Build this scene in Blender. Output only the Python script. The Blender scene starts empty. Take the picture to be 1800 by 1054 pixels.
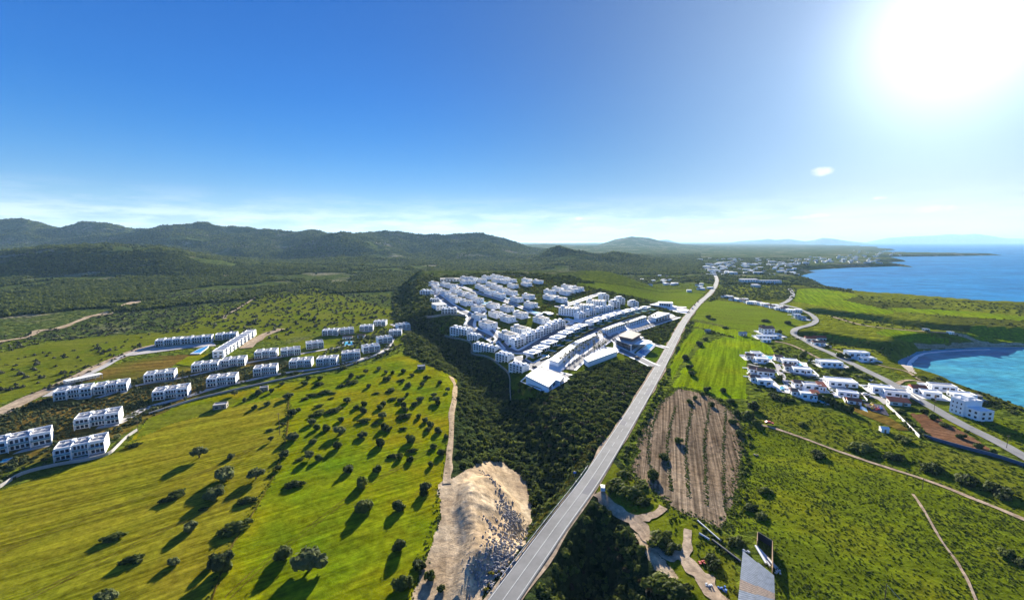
import bpy, bmesh, math, random
import numpy as np
from mathutils import Vector, Matrix
from mathutils.geometry import tessellate_polygon

# ---------------------------------------------------------------- camera, sky, sun, exposure
SC = bpy.context.scene
COL = SC.collection
R = math.radians
W0, H0, F = 1800.0, 1054.0, 755.0          # photograph size and focal length in its pixels
HORIZON = 424.0
CAMZ = 100.0
PITCH = math.atan((H0 / 2 - HORIZON) / F)
SEA = -14.0
cam_d = bpy.data.cameras.new('camera')
cam = bpy.data.objects.new('camera', cam_d)
COL.objects.link(cam)
cam.location = (0, 0, CAMZ)
cam.rotation_euler = (math.pi / 2 - PITCH, 0, 0)
cam_d.sensor_width = 36.0
cam_d.lens = 36.0 * F / W0
cam_d.clip_start = 1.0
cam_d.clip_end = 120000.0
SC.camera = cam

SUN_AZ, SUN_EL = R(6), R(14.5)              # azimuth clockwise from +Y
sun_d = bpy.data.lights.new('sun', 'SUN')
sun_d.energy = 5.0
sun_d.angle = R(0.5)
sun_d.color = (1.0, 0.93, 0.80)
sun = bpy.data.objects.new('sun', sun_d)
COL.objects.link(sun)
sv = Vector((math.sin(SUN_AZ) * math.cos(SUN_EL), math.cos(SUN_AZ) * math.cos(SUN_EL), math.sin(SUN_EL)))
sun.rotation_euler = sv.to_track_quat('Z', 'Y').to_euler()

SC.view_settings.view_transform = 'Standard'
SC.view_settings.look = 'None'
SC.view_settings.gamma = 1.0
SC.view_settings.use_curve_mapping = False
SC.view_settings.exposure = 1.88
SC.cycles.max_bounces = 5
SC.cycles.diffuse_bounces = 2
SC.cycles.glossy_bounces = 2
SC.cycles.transmission_bounces = 3
SC.cycles.volume_bounces = 0
SC.cycles.transparent_max_bounces = 6

world = bpy.data.worlds.new('World')
SC.world = world
world.use_nodes = True
wt = world.node_tree
for n in list(wt.nodes):
    wt.nodes.remove(n)


def N(t, kind, **kw):
    n = t.nodes.new(kind)
    for k, v in kw.items():
        setattr(n, k, v)
    return n


def L(t, a, b):
    t.links.new(a, b)


def math_n(t, op, a, b=None, clamp=False):
    n = N(t, 'ShaderNodeMath', operation=op, use_clamp=clamp)
    for i, v in enumerate((a, b)):
        if v is None:
            continue
        if isinstance(v, (int, float)):
            n.inputs[i].default_value = v
        else:
            L(t, v, n.inputs[i])
    return n.outputs[0]


def mixc(t, fac, a, b, blend='MIX'):
    n = N(t, 'ShaderNodeMix', data_type='RGBA', blend_type=blend)
    for sock, v in ((n.inputs['Factor'], fac), (n.inputs['A'], a), (n.inputs['B'], b)):
        pass
    fs = [s for s in n.inputs if s.name == 'Factor' and s.type == 'VALUE'][0]
    as_ = [s for s in n.inputs if s.name == 'A' and s.type == 'RGBA'][0]
    bs = [s for s in n.inputs if s.name == 'B' and s.type == 'RGBA'][0]
    for sock, v in ((fs, fac), (as_, a), (bs, b)):
        if isinstance(v, (int, float)):
            sock.default_value = v
        elif isinstance(v, tuple):
            sock.default_value = (*v[:3], 1)
        else:
            L(t, v, sock)
    return [s for s in n.outputs if s.type == 'RGBA'][0]


def ramp(t, fac, stops):
    n = N(t, 'ShaderNodeValToRGB')
    cr = n.color_ramp
    while len(cr.elements) > len(stops):
        cr.elements.remove(cr.elements[-1])
    while len(cr.elements) < len(stops):
        cr.elements.new(0.5)
    for e, (p, c) in zip(cr.elements, stops):
        e.position = p
        e.color = (*c, 1) if isinstance(c, tuple) else (c, c, c, 1)
    L(t, fac, n.inputs[0])
    return n.outputs[0]


def pixel_dir(px, py):
    cx, cy = (px - W0 / 2) / F, (H0 / 2 - py) / F
    cp, sp = math.cos(PITCH), math.sin(PITCH)
    return Vector((cx, cp + cy * sp, -sp + cy * cp))


GLOW = pixel_dir(1690, 40).normalized()
sky = N(wt, 'ShaderNodeTexSky', sky_type='NISHITA')
sky.sun_disc = False
sky.sun_elevation = SUN_EL
sky.sun_rotation = math.atan2(GLOW.x, GLOW.y)
sky.air_density = 1.0
sky.dust_density = 0.2
sky.ozone_density = 3.0
tc = N(wt, 'ShaderNodeTexCoord')
sep = N(wt, 'ShaderNodeSeparateXYZ')
L(wt, tc.outputs['Generated'], sep.inputs[0])
hs = N(wt, 'ShaderNodeHueSaturation')
hs.inputs['Saturation'].default_value = 1.5
hs.inputs['Value'].default_value = 1.0
L(wt, sky.outputs[0], hs.inputs['Color'])
tint = ramp(wt, math_n(wt, 'MAXIMUM', sep.outputs['Z'], 0.0), [(0.0, (0.92, 0.86, 1.08)), (0.10, (0.70, 0.80, 1.16)), (0.30, (0.26, 0.88, 1.40)), (0.55, (0.05, 0.90, 1.50)), (1.0, (0.04, 0.88, 1.50))])
skyt = mixc(wt, 1.0, hs.outputs[0], tint, 'MULTIPLY')
dt = N(wt, 'ShaderNodeVectorMath', operation='DOT_PRODUCT')
L(wt, tc.outputs['Generated'], dt.inputs[0])
dt.inputs[1].default_value = GLOW
d0 = math_n(wt, 'MAXIMUM', dt.outputs['Value'], 0.0)
damp = math_n(wt, 'DIVIDE', 1.0, math_n(wt, 'ADD', 1.0, math_n(wt, 'MULTIPLY', math_n(wt, 'POWER', math_n(wt, 'ADD', math_n(wt, 'MULTIPLY', dt.outputs['Value'], 0.5), 0.5), 10.0), 3.0)))
skd = N(wt, 'ShaderNodeVectorMath', operation='SCALE')
L(wt, skyt, skd.inputs[0])
L(wt, damp, skd.inputs['Scale'])
g1 = math_n(wt, 'MULTIPLY', math_n(wt, 'POWER', d0, 140.0), 7.0)
g2 = math_n(wt, 'MULTIPLY', math_n(wt, 'POWER', d0, 18.0), 1.7)
g3 = math_n(wt, 'MULTIPLY', math_n(wt, 'POWER', d0, 5.0), 1.8)
glc = N(wt, 'ShaderNodeVectorMath', operation='SCALE')
glc.inputs[0].default_value = (0.66, 0.91, 1.12)
L(wt, g3, glc.inputs['Scale'])
addc = mixc(wt, 1.0, skd.outputs[0], glc.outputs[0], 'ADD')
addc = mixc(wt, 1.0, addc, math_n(wt, 'ADD', g1, g2), 'ADD')
# thin cirrus and low horizon cloud, by direction
mp = N(wt, 'ShaderNodeMapping')
mp.inputs['Scale'].default_value = (5.0, 5.0, 30.0)
L(wt, tc.outputs['Generated'], mp.inputs['Vector'])
nz = N(wt, 'ShaderNodeTexNoise')
nz.inputs['Scale'].default_value = 1.6
nz.inputs['Detail'].default_value = 8.0
nz.inputs['Roughness'].default_value = 0.62
L(wt, mp.outputs[0], nz.inputs['Vector'])
cl = ramp(wt, nz.outputs['Fac'], [(0.42, 0.0), (0.60, 1.0)])
band = ramp(wt, math_n(wt, 'MULTIPLY', sep.outputs['Z'], 4.0, True), [(0.0, 1.0), (0.16, 0.9), (0.28, 0.25), (0.42, 0.0)])
cloudm = math_n(wt, 'MULTIPLY', math_n(wt, 'MULTIPLY', cl, band), 0.85)
skyc = mixc(wt, cloudm, addc, (7.0, 7.4, 8.2))
# a few separate small clouds low on the right
wn = N(wt, 'ShaderNodeTexNoise')
wn.inputs['Scale'].default_value = 70.0
wn.inputs['Detail'].default_value = 5.0
L(wt, tc.outputs['Generated'], wn.inputs['Vector'])
puff = None
for cpx, cpy, cw, chh in [(1445, 301, 15, 7), (1408, 382, 17, 3.5), (1441, 378.5, 17, 3.0), (1648, 367, 26, 6), (1546, 348, 10, 3.0), (1250, 408, 24, 4), (1017, 384, 6, 2.5), (1610, 398, 60, 5)]:
    cd = pixel_dir(cpx, cpy).normalized()
    rt_ = Vector((cd.y, -cd.x, 0)).normalized()
    upv = rt_.cross(cd)
    q = []
    for vec, sc in ((rt_, cw), (upv, chh)):
        dd = N(wt, 'ShaderNodeVectorMath', operation='DOT_PRODUCT')
        L(wt, tc.outputs['Generated'], dd.inputs[0])
        dd.inputs[1].default_value = vec
        v_ = math_n(wt, 'MULTIPLY', dd.outputs['Value'], F / sc * pixel_dir(cpx, cpy).length)
        q.append(math_n(wt, 'POWER', math_n(wt, 'ABSOLUTE', v_), 2.0))
    fw_ = N(wt, 'ShaderNodeVectorMath', operation='DOT_PRODUCT')
    L(wt, tc.outputs['Generated'], fw_.inputs[0])
    fw_.inputs[1].default_value = cd
    g_ = math_n(wt, 'SUBTRACT', 1.5, math_n(wt, 'ADD', q[0], q[1]))
    g_ = math_n(wt, 'ADD', g_, math_n(wt, 'MULTIPLY', math_n(wt, 'SUBTRACT', wn.outputs['Fac'], 0.5), 3.5))
    g_ = math_n(wt, 'MULTIPLY', math_n(wt, 'MULTIPLY', g_, 0.7, True), math_n(wt, 'GREATER_THAN', fw_.outputs['Value'], 0.0))
    puff = g_ if puff is None else math_n(wt, 'MAXIMUM', puff, g_)
skyc = mixc(wt, math_n(wt, 'MULTIPLY', puff, 0.9), skyc, (7.4, 7.5, 7.8))
bg = N(wt, 'ShaderNodeBackground')
bg.inputs['Strength'].default_value = 0.040
L(wt, skyc, bg.inputs['Color'])
wo = N(wt, 'ShaderNodeOutputWorld')
L(wt, bg.outputs[0], wo.inputs['Surface'])

# ---------------------------------------------------------------- terrain function
rng = np.random.default_rng(7)
RT = rng.random((512, 512))


def vnoise(x, y, s=0):
    xi = np.floor(x).astype(np.int64)
    yi = np.floor(y).astype(np.int64)
    fx = x - xi
    fy = y - yi
    fx = fx * fx * (3 - 2 * fx)
    fy = fy * fy * (3 - 2 * fy)
    xi = xi + s * 57
    yi = yi + s * 113
    a = RT[xi & 511, yi & 511]
    b = RT[(xi + 1) & 511, yi & 511]
    c = RT[xi & 511, (yi + 1) & 511]
    d = RT[(xi + 1) & 511, (yi + 1) & 511]
    return (a + (b - a) * fx) * (1 - fy) + (c + (d - c) * fx) * fy


def fbm(x, y, o=4, s=0):
    v = 0
    a = 0.5
    for i in range(o):
        v = v + a * vnoise(x, y, s + i)
        x = x * 2.03 + 11.3
        y = y * 2.03 + 5.7
        a *= 0.5
    return v / (1 - 0.5 ** o)


def sstep(a, b, x):
    t = np.clip((x - a) / (b - a), 0, 1)
    return t * t * (3 - 2 * t)


def flat(px, py, z=0.0):
    d = pixel_dir(px, py)
    t = (z - CAMZ) / d.z
    return (d.x * t, d.y * t)


def dens(pts, n):
    out = []
    m = len(pts)
    for i in range(m - 1):
        for k in range(n):
            t = k / n
            out.append(tuple(pts[i][j] + (pts[i + 1][j] - pts[i][j]) * t for j in (0, 1)))
    out.append(tuple(pts[-1][:2]))
    return out


def smooth(pts, n=6):
    """Catmull-Rom through points"""
    P = [Vector(p) for p in pts]
    P = [P[0] * 2 - P[1]] + P + [P[-1] * 2 - P[-2]]
    out = []
    for i in range(1, len(P) - 2):
        for k in range(n):
            t = k / n
            out.append(tuple(0.5 * ((2 * P[i]) + (P[i + 1] - P[i - 1]) * t + (2 * P[i - 1] - 5 * P[i] + 4 * P[i + 1] - P[i + 2]) * t * t
                                    + (3 * P[i] - P[i - 1] - 3 * P[i + 1] + P[i + 2]) * t ** 3)))
    out.append(tuple(P[-2]))
    return out


def segdist(x, y, pts, closed=False):
    d = np.full(np.shape(x), 1e18)
    n = len(pts)
    for i in range(n if closed else n - 1):
        ax, ay = pts[i]
        bx, by = pts[(i + 1) % n]
        vx, vy = bx - ax, by - ay
        l2 = vx * vx + vy * vy + 1e-12
        t = np.clip(((x - ax) * vx + (y - ay) * vy) / l2, 0, 1)
        d = np.minimum(d, (x - ax - t * vx) ** 2 + (y - ay - t * vy) ** 2)
    return np.sqrt(d)


def inpoly(x, y, pts):
    r = np.zeros(np.shape(x), bool)
    n = len(pts)
    for i in range(n):
        x0, y0 = pts[i]
        x1, y1 = pts[(i + 1) % n]
        if y0 == y1:
            continue
        c = ((y0 > y) != (y1 > y)) & (x < (x1 - x0) * (y - y0) / (y1 - y0) + x0)
        r ^= c
    return r


BAY = [flat(px, py, SEA) for px, py in [(2600, 930), (1900, 768), (1800, 731), (1740, 708), (1700, 692), (1660, 678), (1618, 666), (1596, 650), (1602, 633),
                                       (1625, 621), (1680, 615.5), (1740, 613.5), (1800, 613), (2000, 614), (2600, 630)]]
MAIN = [flat(px, py, SEA) for px, py in [(2600, 566), (2000, 551), (1800, 540), (1700, 534.5), (1600, 526), (1540, 521.5), (1490, 513.5), (1460, 503.5), (1440, 493), (1420, 485),
                                        (1438, 480), (1446, 479), (1430, 476), (1450, 474), (1500, 471), (1545, 469.5), (1580, 468.5), (1620, 471), (1610, 468), (1580, 466), (1565, 462), (1600, 459.5), (1596, 457),
                                        (1540, 455), (1580, 451.5), (1700, 450), (1770, 448.5), (1690, 446.6), (1600, 445.2), (1530, 443.5), (1560, 441.2), (1580, 439), (1545, 437), (1545, 434), (1500, 431.5)]] + [(26000, 60000), (90000, 60000)]
RAVINE = [flat(*p) for p in smooth([(745, 575), (775, 592), (808, 615), (845, 650), (872, 690), (900, 750), (930, 815), (955, 870), (975, 915)], 3)]
RAVINE2 = [flat(*p) for p in smooth([(985, 930), (1015, 965), (1045, 1005), (1065, 1060), (1075, 1150)], 3)]
GULLY = [[flat(*p, -6) for p in smooth(q, 3)] for q in ([(1448, 600), (1480, 606), (1520, 613), (1570, 620)], [(1450, 555), (1490, 560), (1540, 566), (1650, 582), (1800, 592)])]
MOUND = [flat(*p) for p in [(800, 850), (848, 811), (884, 815), (916, 840), (933, 893), (925, 925), (919, 950), (884, 990), (848, 1028), (820, 1080), (770, 1080), (800, 960), (790, 900)]]
ROADPX = [(842, 1114), (885, 1054), (974, 930), (1064, 804), (1157.5, 650), (1198.5, 572), (1215.7, 548), (1231, 531), (1246, 518), (1256, 505), (1260, 492), (1255, 482), (1243, 473)]
ROADXY = smooth([flat(*p) for p in ROADPX], 10)
SHED_FLAT = None

LAY = [
    (500, 'z', {0: 0}), (900, 'z', {0: 3, 500: 2, 700: 0}),
    (1090, 'z', {0: 12, 350: 12, 450: 6, 700: 0}),
    (1350, 'z', {-400: 70, 0: 66, 60: 70, 130: 80, 210: 79, 290: 70, 350: 50, 420: 24, 600: 14, 720: 8, 800: 3, 1000: 0}),
    (1700, 'p', {-400: 430, 0: 443, 60: 437, 120: 430, 200: 431, 300: 438, 380: 453, 450: 461, 600: 460, 720: 463, 850: 464, 900: 462, 940: 461, 985: 457, 1040: 459, 1100: 466, 1150: 468.4}),
    (2100, 'p', {-400: 440, 0: 452, 200: 452, 300: 450, 400: 455, 500: 455, 600: 446, 700: 452, 760: 458, 880: 458, 930: 452, 960: 442, 985: 437, 1020: 440, 1050: 448, 1082: 442, 1110: 447, 1160: 456, 1200: 460}),
    (2600, 'p', {-400: 415, 0: 425, 100: 430, 200: 422, 300: 413, 400: 422, 500: 428, 560: 414, 600: 411, 640: 418, 680: 430, 720: 446, 800: 436, 860: 432, 900: 444, 950: 452, 1050: 452, 1150: 453}),
    (3200, 'p', {-400: 380, 0: 388, 45: 386, 105: 403, 160: 392, 240: 400, 310: 387, 350: 393, 430: 402, 520: 409, 560: 405, 620: 410, 700: 407, 760: 414, 800: 410, 850: 412, 890: 421, 930: 435, 1000: 444, 1100: 447.6}),
    (3900, 'z', {0: 90, 800: 60, 1000: 5, 1200: 0}),
    (6000, 'p', {0: 420, 800: 430, 900: 432, 1000: 433, 1100: 432, 1200: 435, 1300: 436.6}),
    (8000, 'p', {0: 420, 800: 428, 900: 431, 960: 428.5, 1010: 431, 1050: 431, 1080: 421, 1110: 415.5, 1140: 418, 1160: 423, 1200: 429, 1260: 432.5, 1280: 433.4}),
    (10000, 'z', {0: 20, 1100: 10, 1200: 0}), (60000, 'z', {0: 0}),
]
PXG = np.arange(-1300, 3100, 10.0)
LZ = []
for Y, kind, tab in LAY:
    xs = sorted(tab)
    v = np.interp(PXG, xs, [tab[k] for k in xs])
    if kind == 'p':
        cy = (H0 / 2 - v) / F
        v = CAMZ + Y * (-math.sin(PITCH) + cy * math.cos(PITCH)) / (math.cos(PITCH) + cy * math.sin(PITCH))
        v = np.maximum(v, -0.5)
    LZ.append(v)
LZ = np.array(LZ)
LY = np.array([a[0] for a in LAY], float)


def px_of(x, y):
    return 900 + F / math.cos(PITCH) * x / np.maximum(y, 1.0)


def devmask(x, y):
    p = px_of(x, y)
    return sstep(690, 745, p) * (1 - sstep(1050, 1190, p)) * (1 - sstep(880, 1020, y))


def Hmt(x, y):
    p = np.clip((px_of(x, y) + 1300) / 10.0, 0, len(PXG) - 1.001)
    pi = p.astype(int)
    pf = p - pi
    k = np.clip(np.searchsorted(LY, y) - 1, 0, len(LY) - 2)
    t = np.clip((y - LY[k]) / (LY[k + 1] - LY[k]), 0, 1)
    za = LZ[k, pi] * (1 - pf) + LZ[k, pi + 1] * pf
    zb = LZ[k + 1, pi] * (1 - pf) + LZ[k + 1, pi + 1] * pf
    return za * (1 - t) + zb * t


ROADSUB = ROADXY[::4] + [ROADXY[-1]]


def H(x, y, micro=True):
    x = np.asarray(x, float)
    y = np.asarray(y, float)
    z = Hmt(x, y)
    far = sstep(1000, 1500, y) * (1 - sstep(4200, 7000, y))
    r = fbm(x / 420, y / 420, 5, 3)
    z = z + far * sstep(1350, 1900, y) * np.clip(z, 0, 300) * (0.40 + 1.2 * (1 - sstep(1900, 2600, y))) * (0.18 - np.abs(2 * r - 1))
    r2 = fbm(x / 150 + 40, y / 150, 4, 13)
    z = z + far * np.clip(z, 0, 260) * 0.16 * (0.20 - np.abs(2 * r2 - 1))
    z = z + sstep(900, 1400, y) * np.clip(z, 0, 60) * 0.12 * (fbm(x / 60, y / 60, 4, 9) - 0.5)
    near = 1 - sstep(900, 1500, y)
    dm = devmask(x, y)
    # the built-up slope in the middle
    z = z + dm * np.clip(0.08 * (y - 380), 0, 40)
    # gentle swell of the plain
    dr = np.full(x.shape, 1e3)
    m = (y < 1500) & (np.abs(x) < 900)
    if m.any():
        dr[m] = segdist(x[m], y[m], ROADSUB)
    rm = sstep(6, 22, dr)
    if micro:
        z = z + near * rm * (1 - dm) * 3.0 * (fbm(x / 90, y / 90, 3, 21) - 0.5)
    # ravines
    for pts, wd, dp in ((RAVINE, 34, 13), (RAVINE2, 22, 11)):
        m = (y < 950) & (y > 60) & (np.abs(x) < 260)
        if m.any():
            d = segdist(x[m], y[m], pts)
            e = dp * (1 - sstep(3, wd, d)) * (0.8 + 0.4 * fbm(x[m] / 25, y[m] / 25, 3, 31)) * sstep(5, 17, dr[m])
            z[m] -= e
    for pts in GULLY:
        m = (y < 1000) & (x > 200)
        if m.any():
            d = segdist(x[m], y[m], pts)
            z[m] -= 12 * (1 - sstep(3, 30, d)) * (0.6 + 0.8 * fbm(x[m] / 40, y[m] / 40, 3, 33))
    # earth mound
    m = (y < 320) & (y > 60) & (x < 40) & (x > -60)
    if m.any():
        ins = inpoly(x[m], y[m], MOUND)
        d = segdist(x[m], y[m], MOUND, True)
        q = np.where(ins, sstep(0, 8, d), 0)
        z[m] += q * (3.6 + 2.2 * (fbm(x[m] / 9, y[m] / 9, 4, 41) - 0.5)) 
    # coast
    m = (px_of(x, y) > 1300) & (y > 150)
    if m.any():
        xm, ym = x[m], y[m]
        sd = np.full(xm.shape, 1e9)
        for P in (BAY, MAIN):
            d = segdist(xm, ym, P, True)
            ins = inpoly(xm, ym, P)
            sd = np.minimum(sd, np.where(ins, -d, d))
        wob = 10 * (fbm(xm / 25, ym / 25, 3, 51) - 0.5) * sstep(0, 12, np.abs(sd))
        wdt = np.clip(ym * 0.06, 24, 90)
        t = sstep(0, 1, (sd + wob + 0.12 * wdt) / (1.12 * wdt))
        z[m] = (SEA - 4) + (z[m] - (SEA - 4)) * t
        z[m] = np.where(sd < -12, SEA - 6, z[m])
    return z


TS = np.concatenate([np.geomspace(100, 4000, 520), np.geomspace(4050, 30000, 80)])


def cast(pts, up=0.0):
    """pixels of the photograph -> points on the terrain (+up)"""
    P = np.array([p[:2] for p in pts], float)
    cx = (P[:, 0] - W0 / 2) / F
    cy = (H0 / 2 - P[:, 1]) / F
    cp, sp = math.cos(PITCH), math.sin(PITCH)
    D = np.stack([cx, cp + cy * sp, -sp + cy * cp], 1)
    out = np.zeros((len(P), 3))
    for s in range(0, len(P), 200):
        d = D[s:s + 200]
        t = TS[None, :] / d[:, 1:2]
        X, Y, Z = d[:, 0:1] * t, d[:, 1:2] * t, CAMZ + d[:, 2:3] * t
        G = H(X.ravel(), Y.ravel()).reshape(X.shape) + up
        below = Z <= G
        below[:, -1] = True
        k = np.maximum(below.argmax(1), 1)
        ii = np.arange(len(d))
        lo, hi = t[ii, k - 1], t[ii, k]
        for _ in range(14):
            mid = (lo + hi) / 2
            q = d * mid[:, None]
            g = H(q[:, 0], q[:, 1]) + up
            b = CAMZ + q[:, 2] <= g
            hi = np.where(b, mid, hi)
            lo = np.where(b, lo, mid)
        q = d * hi[:, None]
        q[:, 2] += CAMZ
        out[s:s + 200] = q
    return out


def cast1(px, py, up=0.0):
    return Vector(cast([(px, py)], up)[0])


def hz(x, y):
    return float(H(np.array([x]), np.array([y]))[0])


def proj(p):
    """world point -> photograph pixel"""
    x, y, z = p[0], p[1], p[2] - CAMZ
    cp, sp = math.cos(PITCH), math.sin(PITCH)
    dz = y * cp - z * sp
    return (W0 / 2 + F * x / dz, H0 / 2 - F * (y * sp + z * cp) / dz)

# ---------------------------------------------------------------- materials
MATS = {}


def base_mat(name):
    m = bpy.data.materials.new(name)
    m.use_nodes = True
    t = m.node_tree
    b = t.nodes['Principled BSDF']
    b.inputs['Specular IOR Level'].default_value = 0.2
    b.inputs['Roughness'].default_value = 0.85
    MATS[name] = m
    return m, t, b


def noise_n(t, scale, detail=4.0, rough=0.6, vec=None, w=None):
    n = N(t, 'ShaderNodeTexNoise')
    n.inputs['Scale'].default_value = scale
    n.inputs['Detail'].default_value = detail
    n.inputs['Roughness'].default_value = rough
    if vec is not None:
        L(t, vec, n.inputs['Vector'])
    return n.outputs['Fac']


def objco(t, scale=None, rot=0.0):
    c = N(t, 'ShaderNodeTexCoord')
    if scale is None and rot == 0:
        return c.outputs['Object']
    r = N(t, 'ShaderNodeMapping')
    r.inputs['Rotation'].default_value = (0, 0, rot)
    L(t, c.outputs['Object'], r.inputs['Vector'])
    m = N(t, 'ShaderNodeMapping')
    m.inputs['Scale'].default_value = scale or (1, 1, 1)
    L(t, r.outputs[0], m.inputs['Vector'])
    return m.outputs[0]


def bump(t, b, h, strength=0.5, dist=0.3):
    n = N(t, 'ShaderNodeBump')
    n.inputs['Strength'].default_value = strength
    n.inputs['Distance'].default_value = dist
    L(t, h, n.inputs['Height'])
    L(t, n.outputs[0], b.inputs['Normal'])


def plain(name, c, rough=0.7, spec=0.3, var=0.12, scale=0.6, metal=0.0):
    """a surface with faint mottling"""
    m, t, b = base_mat(name)
    f = noise_n(t, scale, 5.0, 0.65, objco(t))
    lo = tuple(v * (1 - var) for v in c)
    hi = tuple(min(1, v * (1 + var)) for v in c)
    L(t, ramp(t, f, [(0.3, lo), (0.7, hi)]), b.inputs['Base Color'])
    b.inputs['Roughness'].default_value = rough
    b.inputs['Specular IOR Level'].default_value = spec
    b.inputs['Metallic'].default_value = metal
    return m


def field(name, ca, cb, cc, rot, row=1.6, rowamt=0.5, bumpd=0.25, patch=0.02):
    """crop or grass: large patches, drilled rows, fine mottling"""
    m, t, b = base_mat(name)
    p1 = noise_n(t, patch, 5.0, 0.6, objco(t))
    p2 = noise_n(t, 0.35, 6.0, 0.75, objco(t))
    st = noise_n(t, 1.0, 3.0, 0.6, objco(t, (0.014, 1.0 / row, 1), rot))
    st2 = noise_n(t, 1.0, 4.0, 0.6, objco(t, (0.012, 0.16, 1), rot))
    c = ramp(t, p1, [(0.32, ca), (0.5, cb), (0.68, cc)])
    c = mixc(t, 0.65, c, ramp(t, p2, [(0.33, 0.18), (0.67, 0.86)]), 'OVERLAY')
    c = mixc(t, rowamt, c, ramp(t, st, [(0.36, 0.18), (0.64, 0.84)]), 'OVERLAY')
    c = mixc(t, rowamt, c, ramp(t, st2, [(0.32, 0.3), (0.68, 0.7)]), 'OVERLAY')
    L(t, c, b.inputs['Base Color'])
    b.inputs['Specular IOR Level'].default_value = 0.0
    b.inputs['Roughness'].default_value = 1.0
    h = math_n(t, 'ADD', p2, math_n(t, 'MULTIPLY', st, rowamt * 1.2))
    bump(t, b, h, 0.8, bumpd)
    return m


field('stubble_grass', (0.185, 0.150, 0.0104), (0.160, 0.150, 0.0088), (0.125, 0.145, 0.0064), R(-36), 1.6, 0.55, 0.22, 0.018)
field('lush_grass', (0.215, 0.170, 0.0040), (0.145, 0.165, 0.0032), (0.085, 0.145, 0.0032), R(-33), 1.5, 0.45, 0.3, 0.02)
field('bright_crop', (0.100, 0.165, 0.0020), (0.135, 0.195, 0.0024), (0.170, 0.200, 0.0032), R(-62), 2.4, 0.5, 0.25, 0.015)
field('pale_crop', (0.120, 0.150, 0.0120), (0.130, 0.170, 0.0100), (0.110, 0.160, 0.0060), R(20), 3.0, 0.3, 0.25, 0.015)
field('weedy_grass', (0.080, 0.105, 0.0056), (0.110, 0.140, 0.0064), (0.150, 0.160, 0.0072), R(40), 3.0, 0.25, 0.6, 0.03)
field('rough_grass', (0.130, 0.140, 0.0160), (0.115, 0.130, 0.0080), (0.085, 0.120, 0.0056), R(-15), 3.0, 0.25, 0.5, 0.03)
field('ploughed_soil', (0.140, 0.095, 0.056), (0.180, 0.128, 0.080), (0.215, 0.162, 0.108), R(-70), 1.0, 0.8, 0.5, 0.02)
field('red_soil', (0.130, 0.062, 0.030), (0.165, 0.085, 0.045), (0.180, 0.100, 0.055), R(35), 1.5, 0.4, 0.3, 0.02)
field('olive_soil', (0.120, 0.070, 0.0160), (0.130, 0.090, 0.0180), (0.090, 0.100, 0.0100), R(-20), 4.0, 0.5, 0.4, 0.02)
field('pale_earth', (0.32, 0.23, 0.14), (0.40, 0.30, 0.19), (0.46, 0.36, 0.24), R(80), 3.0, 0.25, 0.5, 0.06)
field('track_earth', (0.30, 0.22, 0.15), (0.37, 0.28, 0.19), (0.42, 0.33, 0.23), R(80), 3.0, 0.2, 0.25, 0.06)
field('garden_grass', (0.040, 0.060, 0.0040), (0.075, 0.095, 0.0056), (0.110, 0.130, 0.0064), R(45), 4.0, 0.3, 0.4, 0.05)
field('lawn', (0.055, 0.095, 0.0048), (0.065, 0.110, 0.0056), (0.075, 0.120, 0.0064), R(-30), 3.0, 0.3, 0.1, 0.03)


def scrub_mat(name, dark, mid, light, soil, soil_amt=0.62, vs=0.16):
    m, t, b = base_mat(name)
    co = objco(t)
    v = N(t, 'ShaderNodeTexVoronoi')
    v.inputs['Scale'].default_value = vs
    v.inputs['Randomness'].default_value = 1.0
    L(t, co, v.inputs['Vector'])
    big = noise_n(t, 0.006, 6.0, 0.6, co)
    fine = noise_n(t, 0.25, 6.0, 0.7, co)
    c = ramp(t, v.outputs['Color'], [(0.0, dark), (0.55, mid), (1.0, light)])
    sm = ramp(t, big, [(soil_amt - 0.05, 0.0), (soil_amt + 0.06, 1.0)])
    sm2 = math_n(t, 'MULTIPLY', sm, ramp(t, fine, [(0.35, 0.0), (0.6, 1.0)]))
    c = mixc(t, sm2, c, soil)
    c = mixc(t, 0.6, c, ramp(t, fine, [(0.3, 0.2), (0.7, 0.8)]), 'OVERLAY')
    L(t, c, b.inputs['Base Color'])
    b.inputs['Specular IOR Level'].default_value = 0.0
    b.inputs['Roughness'].default_value = 1.0
    h = math_n(t, 'ADD', math_n(t, 'MULTIPLY', math_n(t, 'SUBTRACT', 1.0, v.outputs['Distance']), 1.0), fine)
    bump(t, b, h, 1.0, 2.5)
    return m


scrub_mat('forest_floor', (0.028, 0.048, 0.014), (0.064, 0.088, 0.020), (0.140, 0.150, 0.034), (0.30, 0.25, 0.18), 0.58, 0.16)
scrub_mat('scrub_floor', (0.050, 0.070, 0.010), (0.095, 0.125, 0.014), (0.140, 0.165, 0.016), (0.20, 0.16, 0.10), 0.64, 0.22)
scrub_mat('ravine_floor', (0.018, 0.028, 0.010), (0.030, 0.045, 0.014), (0.050, 0.062, 0.020), (0.25, 0.19, 0.12), 0.72, 0.3)
scrub_mat('coastal_floor', (0.095, 0.110, 0.010), (0.150, 0.172, 0.010), (0.195, 0.205, 0.012), (0.030, 0.032, 0.010), 0.52, 0.12)

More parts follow.
